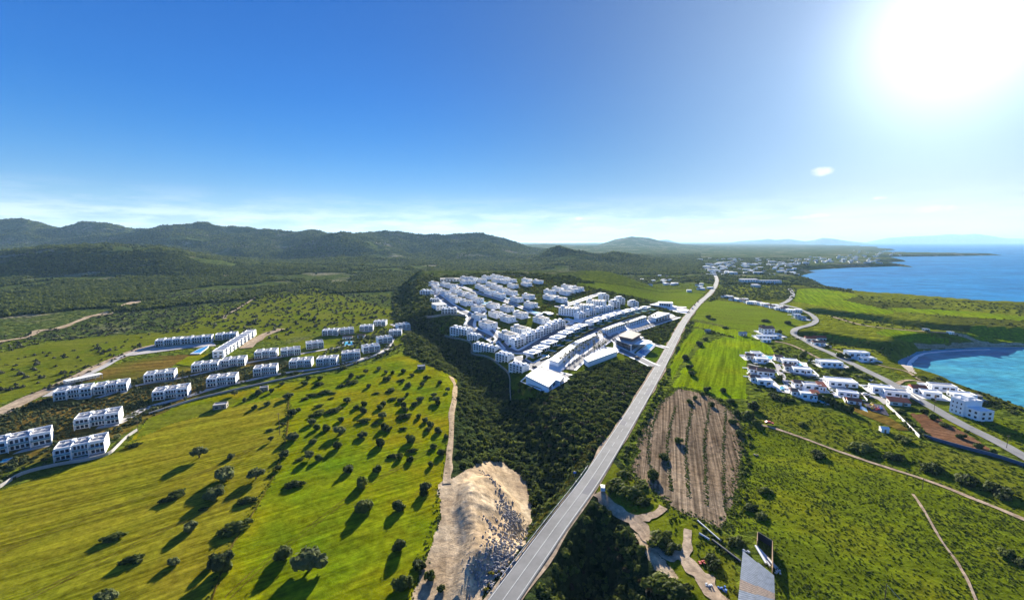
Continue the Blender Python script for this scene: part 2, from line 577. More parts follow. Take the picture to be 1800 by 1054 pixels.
plain('asphalt', (0.215, 0.21, 0.20), 0.9, 0.2, 0.24, 0.09)
plain('estate_asphalt', (0.17, 0.165, 0.175), 0.9, 0.2, 0.06, 0.2)
plain('pale_concrete', (0.42, 0.39, 0.36), 0.9, 0.2, 0.12, 0.2)
plain('white_paving', (0.74, 0.73, 0.72), 0.8, 0.2, 0.03, 0.2)
plain('white_paint', (0.75, 0.75, 0.72), 0.8, 0.2, 0.05, 2.0)
plain('road_line', (0.48, 0.48, 0.45), 0.8, 0.2, 0.2, 0.6)
plain('white_render', (0.87, 0.87, 0.86), 0.75, 0.25, 0.03, 0.4)
plain('warm_render', (0.74, 0.70, 0.63), 0.8, 0.2, 0.05, 0.4)
plain('blue_render', (0.28, 0.46, 0.72), 0.8, 0.2, 0.05, 0.4)
plain('roof_white', (0.84, 0.83, 0.81), 0.75, 0.2, 0.03, 0.3)
plain('roof_grey', (0.42, 0.41, 0.42), 0.8, 0.2, 0.12, 0.4)
plain('roof_deck', (0.52, 0.40, 0.27), 0.8, 0.2, 0.15, 0.6)
plain('roof_brown', (0.20, 0.145, 0.13), 0.8, 0.2, 0.1, 0.5)
plain('roof_tile', (0.34, 0.17, 0.11), 0.8, 0.2, 0.2, 1.2)
plain('roof_red', (0.38, 0.10, 0.055), 0.8, 0.2, 0.2, 1.2)
plain('stone_wall', (0.30, 0.27, 0.23), 0.9, 0.2, 0.25, 0.5)
plain('dark_metal', (0.05, 0.05, 0.055), 0.5, 0.5, 0.1, 2.0)
plain('steel', (0.42, 0.44, 0.46), 0.45, 0.5, 0.15, 2.0, 0.6)
plain('corrugated_steel', (0.21, 0.24, 0.28), 0.5, 0.4, 0.22, 0.8, 0.3)
plain('navy_paint', (0.045, 0.09, 0.16), 0.6, 0.3, 0.1)
plain('rusty_steel', (0.30, 0.22, 0.16), 0.8, 0.3, 0.35, 1.5)
plain('timber', (0.30, 0.20, 0.12), 0.85, 0.2, 0.2, 1.0)
plain('red_paint', (0.55, 0.06, 0.04), 0.5, 0.4, 0.1)
plain('blue_paint', (0.04, 0.16, 0.50), 0.5, 0.4, 0.1)
plain('yellow_paint', (0.70, 0.50, 0.05), 0.5, 0.4, 0.1)
plain('silver_paint', (0.50, 0.52, 0.54), 0.35, 0.5, 0.05)
plain('rubber', (0.02, 0.02, 0.02), 0.8, 0.3, 0.1)
plain('play_rubber', (0.045, 0.04, 0.07), 0.9, 0.2, 0.15)
plain('bark', (0.12, 0.085, 0.06), 0.95, 0.1, 0.3, 2.0)
plain('rubble', (0.28, 0.26, 0.25), 0.95, 0.1, 0.35, 0.7)
plain('sand', (0.46, 0.38, 0.29), 0.95, 0.1, 0.2, 0.1)
plain('surf', (0.80, 0.82, 0.82), 0.8, 0.2, 0.1, 0.3)
m_, t_, b_ = base_mat('cloud_vapour')
tl_ = N(t_, 'ShaderNodeBsdfTranslucent')
tl_.inputs['Color'].default_value = (0.95, 0.95, 0.95, 1)
b_.inputs['Base Color'].default_value = (0.95, 0.95, 0.95, 1)
mx_ = N(t_, 'ShaderNodeMixShader')
mx_.inputs[0].default_value = 0.6
L(t_, b_.outputs[0], mx_.inputs[1])
L(t_, tl_.outputs[0], mx_.inputs[2])
L(t_, mx_.outputs[0], t_.nodes['Material Output'].inputs['Surface'])


def glass(name, c, rough=0.12, spec=0.6):
    m, t, b = base_mat(name)
    f = noise_n(t, 0.8, 2.0, 0.5, objco(t))
    L(t, ramp(t, f, [(0.3, tuple(v * 0.7 for v in c)), (0.7, tuple(v * 1.3 for v in c))]), b.inputs['Base Color'])
    b.inputs['Roughness'].default_value = rough
    b.inputs['Specular IOR Level'].default_value = spec
    return m


glass('window_glass', (0.025, 0.035, 0.055))
glass('teal_glass', (0.16, 0.30, 0.32), 0.2)
glass('pool_water', (0.10, 0.52, 0.66), 0.08, 0.5)
glass('deep_pool_water', (0.06, 0.28, 0.55), 0.08, 0.5)


def foliage(name, dark, light, trans=0.12):
    m, t, b = base_mat(name)
    oi = N(t, 'ShaderNodeObjectInfo')
    f = noise_n(t, 1.3, 3.0, 0.6, objco(t))
    f2 = math_n(t, 'ADD', math_n(t, 'MULTIPLY', f, 0.75), math_n(t, 'MULTIPLY', oi.outputs['Random'], 0.35))
    c = ramp(t, f2, [(0.35, dark), (0.8, light)])
    L(t, c, b.inputs['Base Color'])
    b.inputs['Specular IOR Level'].default_value = 0.1
    b.inputs['Roughness'].default_value = 0.8
    tr = N(t, 'ShaderNodeBsdfTranslucent')
    L(t, c, tr.inputs['Color'])
    mx = N(t, 'ShaderNodeMixShader')
    mx.inputs[0].default_value = trans
    L(t, b.outputs[0], mx.inputs[1])
    L(t, tr.outputs[0], mx.inputs[2])
    L(t, mx.outputs[0], t.nodes['Material Output'].inputs['Surface'])
    return m


foliage('olive_leaves', (0.032, 0.050, 0.016), (0.170, 0.190, 0.070), 0.38)
foliage('dark_leaves', (0.026, 0.042, 0.010), (0.140, 0.165, 0.028), 0.38)
foliage('forest_leaves', (0.026, 0.046, 0.012), (0.165, 0.190, 0.026), 0.4)
foliage('grey_scrub_leaves', (0.040, 0.046, 0.026), (0.105, 0.105, 0.055))
foliage('gold_scrub_leaves', (0.060, 0.070, 0.012), (0.230, 0.200, 0.020), 0.25)
foliage('weed_leaves', (0.030, 0.056, 0.010), (0.165, 0.200, 0.020), 0.5)
foliage('palm_leaves', (0.018, 0.032, 0.010), (0.060, 0.085, 0.024), 0.25)
foliage('brown_leaves', (0.035, 0.026, 0.012), (0.080, 0.055, 0.022))


def sea_mat(name, deep, mid, light, wave, bumpd, rough=0.25):
    m, t, b = base_mat(name)
    co = objco(t)
    big = noise_n(t, 0.0022 * wave, 5.0, 0.6, objco(t, (1, 2.5, 1)))
    pat = noise_n(t, 0.02 * wave, 6.0, 0.6, objco(t, (1, 1.6, 1), R(25)))
    w = noise_n(t, 0.12, 5.0, 0.65, objco(t, (0.6, 1.6, 1), R(-12)))
    c = ramp(t, big, [(0.3, deep), (0.5, mid), (0.7, light)])
    c = mixc(t, 0.55, c, ramp(t, pat, [(0.38, 0.3), (0.6, 0.62)]), 'OVERLAY')
    c = mixc(t, 0.35, c, ramp(t, w, [(0.35, 0.3), (0.65, 0.7)]), 'OVERLAY')
    L(t, c, b.inputs['Base Color'])
    b.inputs['Roughness'].default_value = rough
    b.inputs['Specular IOR Level'].default_value = 0.035
    bump(t, b, w, 0.9, bumpd)
    return m


sea_mat('open_sea', (0.004, 0.13, 0.33), (0.006, 0.17, 0.39), (0.014, 0.23, 0.46), 1.0, 1.2, 0.6)
sea_mat('bay_sea', (0.018, 0.18, 0.32), (0.036, 0.26, 0.37), (0.065, 0.33, 0.40), 6.0, 0.5, 0.6)


# ---------------------------------------------------------------- object helpers
def tag(o, label=None, cat=None, group=None, kind=None):
    if label:
        o['label'] = label
    if cat:
        o['category'] = cat
    if group:
        o['group'] = group
    if kind:
        o['kind'] = kind
    return o


def empty(name, loc=(0, 0, 0), rz=0.0, label=None, cat=None, group=None):
    o = bpy.data.objects.new(name, None)
    COL.objects.link(o)
    o.location = loc
    o.rotation_euler = (0, 0, rz)
    return tag(o, label, cat, group)


class MB:
    def __init__(self):
        self.v = []
        self.f = []
        self.m = []

    def box(self, x0, x1, y0, y1, z0, z1, m=0):
        k = len(self.v)
        self.v += [(x0, y0, z0), (x1, y0, z0), (x1, y1, z0), (x0, y1, z0), (x0, y0, z1), (x1, y0, z1), (x1, y1, z1), (x0, y1, z1)]
        for f in ((0, 3, 2, 1), (4, 5, 6, 7), (0, 1, 5, 4), (1, 2, 6, 5), (2, 3, 7, 6), (3, 0, 4, 7)):
            self.f.append(tuple(k + i for i in f))
            self.m.append(m)

    def prism(self, poly, z0, z1, m=0, mtop=None):
        """upright prism on a plan polygon (counter-clockwise)"""
        a = sum(poly[i][0] * poly[(i + 1) % len(poly)][1] - poly[(i + 1) % len(poly)][0] * poly[i][1] for i in range(len(poly)))
        if a < 0:
            poly = poly[::-1]
        k = len(self.v)
        n = len(poly)
        self.v += [(p[0], p[1], z0) for p in poly] + [(p[0], p[1], z1) for p in poly]
        for i in range(n):
            j = (i + 1) % n
            self.f.append((k + i, k + j, k + n + j, k + n + i))
            self.m.append(m)
        self.f.append(tuple(k + n + i for i in range(n)))
        self.m.append(m if mtop is None else mtop)
        self.f.append(tuple(k + n - 1 - i for i in range(n)))
        self.m.append(m)

    def tube(self, pts, r, seg=6, m=0):
        rs = r if isinstance(r, (list, tuple)) else [r] * len(pts)
        k = len(self.v)
        P = [Vector(p) for p in pts]
        for i, p in enumerate(P):
            d = (P[min(i + 1, len(P) - 1)] - P[max(i - 1, 0)]).normalized()
            a = d.cross(Vector((0.3, 0.2, 1)) if abs(d.z) < 0.9 else Vector((1, 0, 0))).normalized()
            b = d.cross(a)
            for s in range(seg):
                q = 2 * math.pi * s / seg
                self.v.append(tuple(p + (a * math.cos(q) + b * math.sin(q)) * rs[i]))
        for i in range(len(P) - 1):
            for s in range(seg):
                s2 = (s + 1) % seg
                self.f.append((k + i * seg + s, k + i * seg + s2, k + (i + 1) * seg + s2, k + (i + 1) * seg + s))
                self.m.append(m)
        self.f.append(tuple(k + s for s in range(seg))[::-1])
        self.m.append(m)
        e = k + (len(P) - 1) * seg
        self.f.append(tuple(e + s for s in range(seg)))
        self.m.append(m)

    def face(self, pts, m=0):
        k = len(self.v)
        self.v += [tuple(p) for p in pts]
        self.f.append(tuple(range(k, k + len(pts))))
        self.m.append(m)

    def gable(self, x0, x1, y0, y1, z0, z1, m=0, axis='x'):
        k = len(self.v)
        if axis == 'x':
            ym = (y0 + y1) / 2
            self.v += [(x0, y0, z0), (x1, y0, z0), (x1, y1, z0), (x0, y1, z0), (x0, ym, z1), (x1, ym, z1)]
        else:
            xm = (x0 + x1) / 2
            self.v += [(x1, y0, z0), (x1, y1, z0), (x0, y1, z0), (x0, y0, z0), (xm, y0, z1), (xm, y1, z1)]
        for f in ((0, 1, 5, 4), (2, 3, 4, 5), (0, 4, 3), (1, 2, 5), (3, 2, 1, 0)):
            self.f.append(tuple(k + i for i in f))
            self.m.append(m)

    def mesh(self, name, mats):
        me = bpy.data.meshes.new(name)
        me.from_pydata(self.v, [], self.f)
        for x in mats:
            me.materials.append(MATS[x])
        if len(mats) > 1:
            me.polygons.foreach_set('material_index', self.m)
        return me

    def build(self, name, mats, parent=None, kind=None):
        return link(name, self.mesh(name, [mats] if isinstance(mats, str) else mats), parent, kind)


def link(name, me, parent=None, kind=None):
    o = bpy.data.objects.new(name, me)
    COL.objects.link(o)
    if parent is not None:
        o.parent = parent
    if kind:
        o['kind'] = kind
    return o


KIDS = {}


def kids(o):
    return [c for c in o.children]


def copy_tree(o, parent=None):
    c = o.copy()
    COL.objects.link(c)
    c.parent = parent
    for ch in PARTS.get(o.name, []):
        d = ch.copy()
        COL.objects.link(d)
        d.parent = c
        for g in PARTS.get(ch.name, []):
            e = g.copy()
            COL.objects.link(e)
            e.parent = d
    return c


PARTS = {}


def remember(root):
    """cache the child lists of a prototype so copying stays quick"""
    for o in [root] + list(root.children):
        PARTS[o.name] = list(o.children)
    return root


# ---------------------------------------------------------------- ground, split into named surfaces
def Zc(off, sc, pts):
    return [(off[0] + p[0] / sc, off[1] + p[1] / sc) for p in pts]


# (object name, material, photograph outline, edge wobble in metres)
COVER = [
    ('scrubland', 'coastal_floor', [(1225, 505), (1400, 500), (1440, 487), (1600, 518), (1900, 525), (2000, 760), (1700, 700), (1450, 610), (1300, 560)], 3),
    ('meadow', 'rough_grass', [(360, 555), (470, 515), (560, 505), (690, 545), (712, 572), (560, 585), (470, 600), (440, 592), (330, 600), (280, 590)], 6),
    ('meadow', 'rough_grass', [(-40, 628), (60, 606), (165, 592), (260, 585), (380, 575), (270, 604), (150, 650), (60, 692), (-40, 720)], 4),
    ('orchard_ground', 'olive_soil', [(-40, 735), (60, 705), (280, 648), (380, 640), (480, 622), (520, 640), (440, 665), (330, 700), (240, 752), (100, 800), (-40, 850)], 3),
    ('ploughed_field', 'olive_soil', [(140, 672), (200, 640), (280, 625), (345, 622), (300, 645), (230, 662)], 1),
    ('meadow', 'rough_grass', [(480, 612), (560, 590), (700, 570), (730, 585), (690, 612), (600, 640), (520, 650)], 3),
    ('grass_field', 'stubble_grass', [(-60, 880), (60, 842), (200, 797), (250, 768), (300, 745), (400, 716), (508, 695), (505, 760), (484, 830), (446, 900), (405, 965), (372, 1054), (340, 1130), (-60, 1130)], 0.6),
    ('grass_field', 'lush_grass', [(225, 778), (262, 735), (340, 705), (460, 680), (560, 662), (640, 643), (705, 620), (745, 640), (785, 655), (804, 668), (800, 720), (788, 790), (783, 842), (774, 900), (752, 972), (735, 1020), (715, 1130), (340, 1130), (372, 1054), (405, 965), (446, 900), (484, 830), (505, 760), (508, 695), (400, 716), (300, 745)], 0.6),
    ('rough_ground', 'rough_grass', [(240, 770), (262, 735), (340, 712), (420, 702), (400, 716), (300, 745)], 1),
    ('bare_earth_mound', 'pale_earth', [(783, 842), (800, 838), (830, 822), (848, 808), (884, 813), (920, 838), (938, 893), (930, 925), (922, 955), (886, 992), (850, 1034), (820, 1130), (700, 1130), (735, 1020), (752, 972), (774, 907), (770, 850)], 1),
    ('woodland_ground', 'ravine_floor', [(905, 715), (1015, 655), (1060, 640), (1140, 640), (1150, 655), (1050, 790), (1000, 850), (960, 800)], 2),
    ('estate_ground', 'garden_grass', [(735, 520), (760, 500), (800, 490), (880, 482), (960, 490), (1080, 512), (1120, 520), (1200, 555), (1200, 565), (1150, 640), (1060, 640), (1010, 655), (960, 700), (900, 700), (893, 655), (860, 630), (830, 622), (826, 602), (782, 591), (760, 560)], 2),
    ('lawn', 'lawn', [(1132, 629.5), (1154, 637.5), (1170, 611), (1153, 607)], 0),
    ('grass_field', 'pale_crop', [(1010, 496), (1080, 500), (1240, 512), (1225, 528), (1207, 545), (1180, 532), (1090, 517)], 3),
    ('grass_field', 'pale_crop', [(1232, 533), (1262, 527), (1330, 540), (1425, 560), (1400, 572), (1385, 592), (1330, 586), (1236, 563), (1218, 560)], 2),
    ('grass_field', 'bright_crop', [(1222, 566), (1300, 580), (1345, 594), (1310, 598), (1236, 576), (1216, 572)], 1.5),
    ('grass_field', 'bright_crop', [(1178, 645), (1200, 600), (1222, 577), (1243, 580), (1228, 600), (1196, 640), (1180, 668)], 1),
    ('grass_field', 'bright_crop', [(1180, 680), (1200, 648), (1238, 602), (1275, 592), (1345, 600), (1364, 622), (1312, 618), (1312, 700), (1270, 700), (1236, 690)], 1.5),
    ('ploughed_field', 'ploughed_soil', [(1150, 718), (1190, 682), (1240, 692), (1288, 722), (1304, 760), (1302, 820), (1290, 890), (1275, 930), (1246, 918), (1190, 896), (1140, 856), (1108, 822), (1124, 770)], 2.6),
    ('weedy_field', 'weedy_grass', [(1312, 748), (1372, 750), (1484, 800), (1626, 846), (1900, 955), (1900, 1130), (1362, 1130), (1362, 960), (1330, 930), (1285, 940), (1300, 860)], 1.5),
    ('grass_field', 'rough_grass', [(1330, 700), (1420, 712), (1480, 730), (1560, 745), (1620, 775), (1830, 835), (1900, 950), (1626, 840), (1484, 794), (1372, 746), (1335, 738)], 1.5),
    ('ploughed_field', 'red_soil', [(1600, 726), (1640, 729), (1688, 756), (1745, 790), (1750, 800), (1690, 786), (1640, 772)], 0.8),
    ('grass_field', 'bright_crop', [(1392, 528), (1402, 508), (1440, 506), (1492, 514), (1510, 520), (1482, 527), (1570, 546), (1570, 552), (1500, 549)], 1.5),
    ('grass_field', 'bright_crop', [(1535, 585), (1560, 577), (1590, 580), (1640, 589), (1670, 597), (1630, 602), (1590, 598)], 2),
    ('grass_field', 'bright_crop', [(1690, 592), (1710, 572), (1900, 580), (1900, 618), (1800, 606), (1740, 598)], 2),
    ('grass_field', 'weedy_grass', [(1655, 740), (1700, 730), (1760, 735), (1900, 775), (1900, 830), (1800, 800), (1700, 760)], 1.5),
    ('beach', 'sand', [(1585, 642), (1592, 630), (1612, 620), (1640, 614), (1700, 609.5), (1900, 608), (1900, 616), (1740, 616), (1640, 621), (1608, 634), (1604, 646), (1612, 657), (1596, 652)], 0.5),
    ('grass_field', 'bright_crop', [(1560, 541), (1640, 543), (1760, 552), (1850, 560), (1850, 566), (1740, 560), (1640, 552), (1580, 548)], 3),
    ('grass_field', 'pale_crop', [(1420, 585), (1470, 590), (1530, 596), (1510, 600), (1450, 596)], 2),
    ('farmyard', 'rough_grass', [(1060, 800), (1095, 826), (1160, 880), (1240, 925), (1290, 950), (1300, 1130), (1260, 1130), (1200, 1040), (1160, 960), (1090, 900), (1050, 865)], 0.8),
    ('ravine', 'ravine_floor', [(1048, 874), (1092, 904), (1124, 930), (1150, 970), (1190, 1010), (1230, 1130), (900, 1130), (940, 1054)], 1),
    ('eroded_bank', 'pale_earth', [(1116, 934), (1140, 948), (1170, 984), (1196, 1020), (1204, 1054), (1180, 1040), (1150, 992), (1124, 956)], 1),
]

ys = []
y = 60.0
while y < 40000:
    ys.append(y)
    dy = y * y * 1.9 / (CAMZ * F)
    if y < 3700:
        dy = min(dy, 14.0)
    elif y < 9000:
        dy = min(dy, 130.0)
    else:
        dy = min(dy, 1500.0)
    y += max(dy, 0.3)
GY = np.array(ys)
GP = np.concatenate([np.arange(-1500, -120, 30.0), np.arange(-120, 1930, 2.3), np.arange(1930, 3300, 30.0)])
XX = (GP[None, :] - 900) / F * GY[:, None]
YY = np.repeat(GY[:, None], len(GP), 1)
ZZ = H(XX.ravel(), YY.ravel()).reshape(XX.shape)
nr, nc = XX.shape
cxs = (XX[:-1, :-1] + XX[1:, 1:]) / 2
cys = (YY[:-1, :-1] + YY[1:, 1:]) / 2
czs = (ZZ[:-1, :-1] + ZZ[1:, 1:] + ZZ[1:, :-1] + ZZ[:-1, 1:]) / 4
cls = np.zeros(cxs.shape, int)
cls[(cys > 1250)] = 1
cls[(cys > 650) & (px_of(cxs, cys) < 740)] = 1
cls[(cys > 780) & (px_of(cxs, cys) < 1020 + 160 * (fbm(cxs / 60, cys / 60, 3, 91) - 0.5))] = 1
cls[(cys > 430) & (px_of(cxs, cys) < 330 + 0 * cys)] = 1
rd = np.full(cxs.shape, 1e3)
mm = (cys < 950) & (np.abs(cxs) < 300)
rd[mm] = segdist(cxs[mm], cys[mm], RAVINE)
cls[(rd < 42)] = 2
names = [('ground', 'scrub_floor'), ('hills', 'forest_floor'), ('ravine', 'ravine_floor')]
XY_COVER = []
for k, (nm, mt, pp, wob) in enumerate(COVER):
    W = cast(dens(pp + [pp[0]], 3))[:-1, :2]
    XY_COVER.append(W)
    x0, x1 = W[:, 0].min() - 8, W[:, 0].max() + 8
    y0, y1 = W[:, 1].min() - 8, W[:, 1].max() + 8
    m = (cxs > x0) & (cxs < x1) & (cys > y0) & (cys < y1)
    xm, ym = cxs[m], cys[m]
    if wob:
        xm = xm + wob * 2.4 * (fbm(xm / (wob * 5), ym / (wob * 5), 3, 71) - 0.5)
        ym = ym + wob * 2.4 * (fbm(xm / (wob * 5), ym / (wob * 5), 3, 81) - 0.5)
    ins = inpoly(xm, ym, [tuple(w) for w in W])
    idx = np.argwhere(m)[ins]
    cls[idx[:, 0], idx[:, 1]] = len(names)
    names.append((nm, mt))
cls[(czs < SEA - 3.5) & (cys < 30000) & (cxs > 150)] = -1
cls[(cys > 12000) & (px_of(cxs, cys) > 1545)] = -1
vid = np.arange(nr * nc).reshape(nr, nc)
quads = np.stack([vid[:-1, :-1], vid[:-1, 1:], vid[1:, 1:], vid[1:, :-1]], -1)
VV = np.stack([XX, YY, ZZ], -1).reshape(-1, 3)
for k, (nm, mt) in enumerate(names):
    q = quads[cls == k]
    if not len(q):
        continue
    u, inv = np.unique(q.ravel(), return_inverse=True)
    me = bpy.data.meshes.new(nm)
    me.vertices.add(len(u))
    me.vertices.foreach_set('co', VV[u].ravel())
    me.loops.add(len(inv))
    me.loops.foreach_set('vertex_index', inv.astype(np.int32))
    me.polygons.add(len(q))
    me.polygons.foreach_set('loop_start', np.arange(0, len(inv), 4, dtype=np.int32))
    me.polygons.foreach_set('loop_total', np.full(len(q), 4, np.int32))
    me.polygons.foreach_set('use_smooth', np.ones(len(q), bool))
    me.update(calc_edges=True)
    me.materials.append(MATS[mt])
    link(nm, me, kind='structure')


# ---------------------------------------------------------------- sea, haze, far mountains
def grid_sheet(name, mt, x0, x1, y0, y1, z, n=8):
    mb = MB()
    for i in range(n):
        for j in range(n):
            xa, xb = x0 + (x1 - x0) * i / n, x0 + (x1 - x0) * (i + 1) / n
            ya, yb = y0 + (y1 - y0) * j / n, y0 + (y1 - y0) * (j + 1) / n
            mb.face([(xa, ya, z), (xb, ya, z), (xb, yb, z), (xa, yb, z)])
    return mb.build(name, mt, kind='structure')


grid_sheet('sea', 'open_sea', 100, 90000, 350, 70000, SEA)
bx = [p[0] for p in BAY]
grid_sheet('bay_water', 'bay_sea', 240, 1500, 200, 495, SEA + 0.25)

# surf line along the beach
mb = MB()
sp = smooth([flat(px, py, SEA) for px, py in [(1640, 666), (1612, 658), (1597, 646), (1602, 633), (1625, 621.5), (1680, 616.5), (1740, 614.5)]], 8)
for i in range(len(sp) - 1):
    a, b = Vector(sp[i]), Vector(sp[i + 1])
    d = (b - a).normalized()
    n = Vector((d.y, -d.x))
    wa = 1.2 + 2.2 * vnoise(np.array([i * 0.9]), np.array([0.5]))[0]
    wb = 1.2 + 2.2 * vnoise(np.array([i * 0.9 + 0.9]), np.array([0.5]))[0]
    mb.face([(a.x - n.x * 1, a.y - n.y * 1, SEA + 0.4), (b.x - n.x * 1, b.y - n.y * 1, SEA + 0.4), (b.x + n.x * wb, b.y + n.y * wb, SEA + 0.4), (a.x + n.x * wa, a.y + n.y * wa, SEA + 0.4)])
mb.build('surf', 'surf', kind='stuff')


def mountain_range(Y, prof, name, mt, thick):
    pxs = np.linspace(prof[0][0], prof[-1][0], 260)
    pys = np.interp(pxs, [p[0] for p in prof], [p[1] for p in prof])
    cy = (H0 / 2 - pys) / F
    zt = CAMZ + Y * (-math.sin(PITCH) + cy * math.cos(PITCH)) / (math.cos(PITCH) + cy * math.sin(PITCH))
    rows = 16
    V, Fc = [], []
    for r in range(rows + 1):
        s = r / rows * 2 - 1
        k = max(0.0, 1 - abs(s)) ** 0.8
        for i, px in enumerate(pxs):
            yv = Y + s * thick
            xv = (px - 900) / F * math.cos(PITCH) * yv
            nz = float(vnoise(np.array([px / 14.0]), np.array([s * 5.0]), 5)[0] - 0.5)
            V.append((xv, yv, -60 + (zt[i] + 60) * k * (1 + 0.5 * nz * (1 - k))))
    n = len(pxs)
    for r in range(rows):
        for i in range(n - 1):
            a = r * n + i
            Fc.append((a, a + 1, a + n + 1, a + n))
    me = bpy.data.meshes.new(name)
    me.from_pydata(V, [], Fc)
    me.materials.append(MATS[mt])
    return link(name, me, kind='structure')


mountain_range(21000, [(1140, 436), (1160, 422), (1172, 421), (1195, 427), (1225, 429.5), (1262, 433), (1270, 428), (1300, 424), (1335, 421.5), (1350, 419.8), (1362, 421.5), (1385, 419.8), (1415, 424),
                       (1430, 422), (1446, 418), (1465, 419.5), (1490, 423.5), (1515, 426), (1545, 430), (1570, 436)], 'distant_hills', 'forest_floor', 2200)
mountain_range(30000, [(1500, 432), (1530, 424), (1560, 418), (1600, 415.5), (1640, 414), (1670, 411.5), (1690, 413), (1712, 410.8), (1740, 414.5), (1765, 418.5), (1800, 419.5), (1900, 421), (1960, 432)], 'distant_hills', 'forest_floor', 2500)

hb = bpy.data.materials.new('air_haze')
hb.use_nodes = True
ht = hb.node_tree
for n in list(ht.nodes):
    ht.nodes.remove(n)
pv = N(ht, 'ShaderNodeVolumePrincipled')
pv.inputs['Color'].default_value = (0.42, 0.70, 1.0, 1)
pv.inputs['Density'].default_value = 0.000033
pv.inputs['Anisotropy'].default_value = 0.15
ho = N(ht, 'ShaderNodeOutputMaterial')
L(ht, pv.outputs[0], ho.inputs['Volume'])
MATS['air_haze'] = hb
mb = MB()
mb.box(-60000, 100000, -3000, 72000, -75, 800)
mb.build('haze', 'air_haze', kind='stuff')

# ---------------------------------------------------------------- roads, paths, paving
def lift(y, base=0.10):
    return base + 0.0004 * y


def ribbon(name, mt, xy, w, base=0.10, kind='structure', off=0.0, parent=None, wob=0.0, zfun=None):
    P = [Vector(p[:2]) for p in xy]
    V, Fc = [], []
    n = len(P)
    X, Yv = [], []
    for i, p in enumerate(P):
        d = (P[min(i + 1, n - 1)] - P[max(i - 1, 0)]).normalized()
        nn = Vector((d.y, -d.x))
        wl = w / 2 + (wob * (vnoise(np.array([i * 0.37]), np.array([3.3]), 2)[0] - 0.5) if wob else 0)
        wr = w / 2 + (wob * (vnoise(np.array([i * 0.37]), np.array([9.3]), 4)[0] - 0.5) if wob else 0)
        for s in (off - wl, off, off + wr):
            q = p + nn * s
            X.append(q.x)
            Yv.append(q.y)
    Zv = H(np.array(X), np.array(Yv))
    for x, y, z in zip(X, Yv, Zv):
        V.append((x, y, z + lift(y, base)))
    for i in range(n - 1):
        for j in (0, 1):
            a = i * 3 + j
            Fc.append((a, a + 1, a + 4, a + 3))
    me = bpy.data.meshes.new(name)
    me.from_pydata(V, [], Fc)
    me.materials.append(MATS[mt])
    return link(name, me, parent, kind)


def path_px(pts, n=5, sm=True):
    W = cast(pts)[:, :2]
    return smooth([tuple(w) for w in W], n) if sm else [tuple(w) for w in W]


def resample(xy, step):
    P = [Vector(p[:2]) for p in xy]
    out = [P[0].copy()]
    acc = 0.0
    for a, b in zip(P, P[1:]):
        l = (b - a).length
        t = step - acc
        while t <= l:
            out.append(a + (b - a) * (t / l))
            t += step
        acc = (acc + l) % step
    return out


def sheet(name, mt, pxpoly, base=0.2, kind='structure', parent=None, wpts=None):
    W = cast(dens(pxpoly + [pxpoly[0]], 4))[:-1] if wpts is None else np.array(wpts)
    Zv = H(W[:, 0], W[:, 1])
    V = [(w[0], w[1], z + lift(w[1], base)) for w, z in zip(W, Zv)]
    tris = tessellate_polygon([[Vector((v[0], v[1], 0)) for v in V]])
    me = bpy.data.meshes.new(name)
    Fc = []
    for t in tris:
        a, b, c = (Vector(V[i]) for i in t)
        Fc.append(t if (b - a).cross(c - a).z > 0 else t[::-1])
    me.from_pydata(V, [], Fc)
    me.materials.append(MATS[mt])
    return link(name, me, parent, kind)


def wall_run(name, mt, pxs, h, w, label, cat, n=4, group=None):
    xy = path_px(pxs, n)
    X = np.array([p[0] for p in xy])
    Yv = np.array([p[1] for p in xy])
    Zv = H(X, Yv)
    V, Fc = [], []
    for i in range(len(xy)):
        a = Vector(xy[max(i - 1, 0)])
        b = Vector(xy[min(i + 1, len(xy) - 1)])
        d = (b - a).normalized()
        nn = Vector((d.y, -d.x)) * w / 2
        for s in (-1, 1):
            V.append((xy[i][0] + nn.x * s, xy[i][1] + nn.y * s, Zv[i] - 0.6))
            V.append((xy[i][0] + nn.x * s, xy[i][1] + nn.y * s, Zv[i] + h))
    for i in range(len(xy) - 1):
        k, m = i * 4, i * 4 + 4
        Fc += [(k, k + 1, m + 1, m), (k + 1, k + 3, m + 3, m + 1), (k + 3, k + 2, m + 2, m + 3)]
    Fc += [(0, 2, 3, 1), (len(V) - 4, len(V) - 3, len(V) - 1, len(V) - 2)]
    me = bpy.data.meshes.new(name)
    me.from_pydata(V, [], Fc)
    me.materials.append(MATS[mt])
    return tag(link(name, me), label, cat, group)


RXY = [tuple(p) for p in resample(ROADXY, 6.0)]
ribbon('verge', 'track_earth', RXY, 9.6, 0.08, wob=2.0)
ribbon('road', 'asphalt', RXY, 8.0, 0.25)
ribbon('road_marking', 'road_line', RXY, 0.26, 0.30, off=3.45)
ribbon('road_marking', 'road_line', RXY, 0.26, 0.30, off=-3.45)
dash = resample(ROADXY, 1.5)
mb = MB()
for i in range(0, min(len(dash) - 4, 420), 6):
    n = 6 if i < 70 else 3                  # solid near the junction, dashed beyond
    for k in range(n):
        if i + k + 1 >= len(dash):
            break
        a, b = dash[i + k], dash[i + k + 1]
        d = (b - a).normalized()
        nn = Vector((d.y, -d.x)) * 0.12
        za, zb = hz(a.x, a.y) + lift(a.y, 0.31), hz(b.x, b.y) + lift(b.y, 0.31)
        mb.face([(a.x - nn.x, a.y - nn.y, za), (a.x + nn.x, a.y + nn.y, za), (b.x + nn.x, b.y + nn.y, zb), (b.x - nn.x, b.y - nn.y, zb)])
mb.build('road_marking', 'road_line', kind='structure')

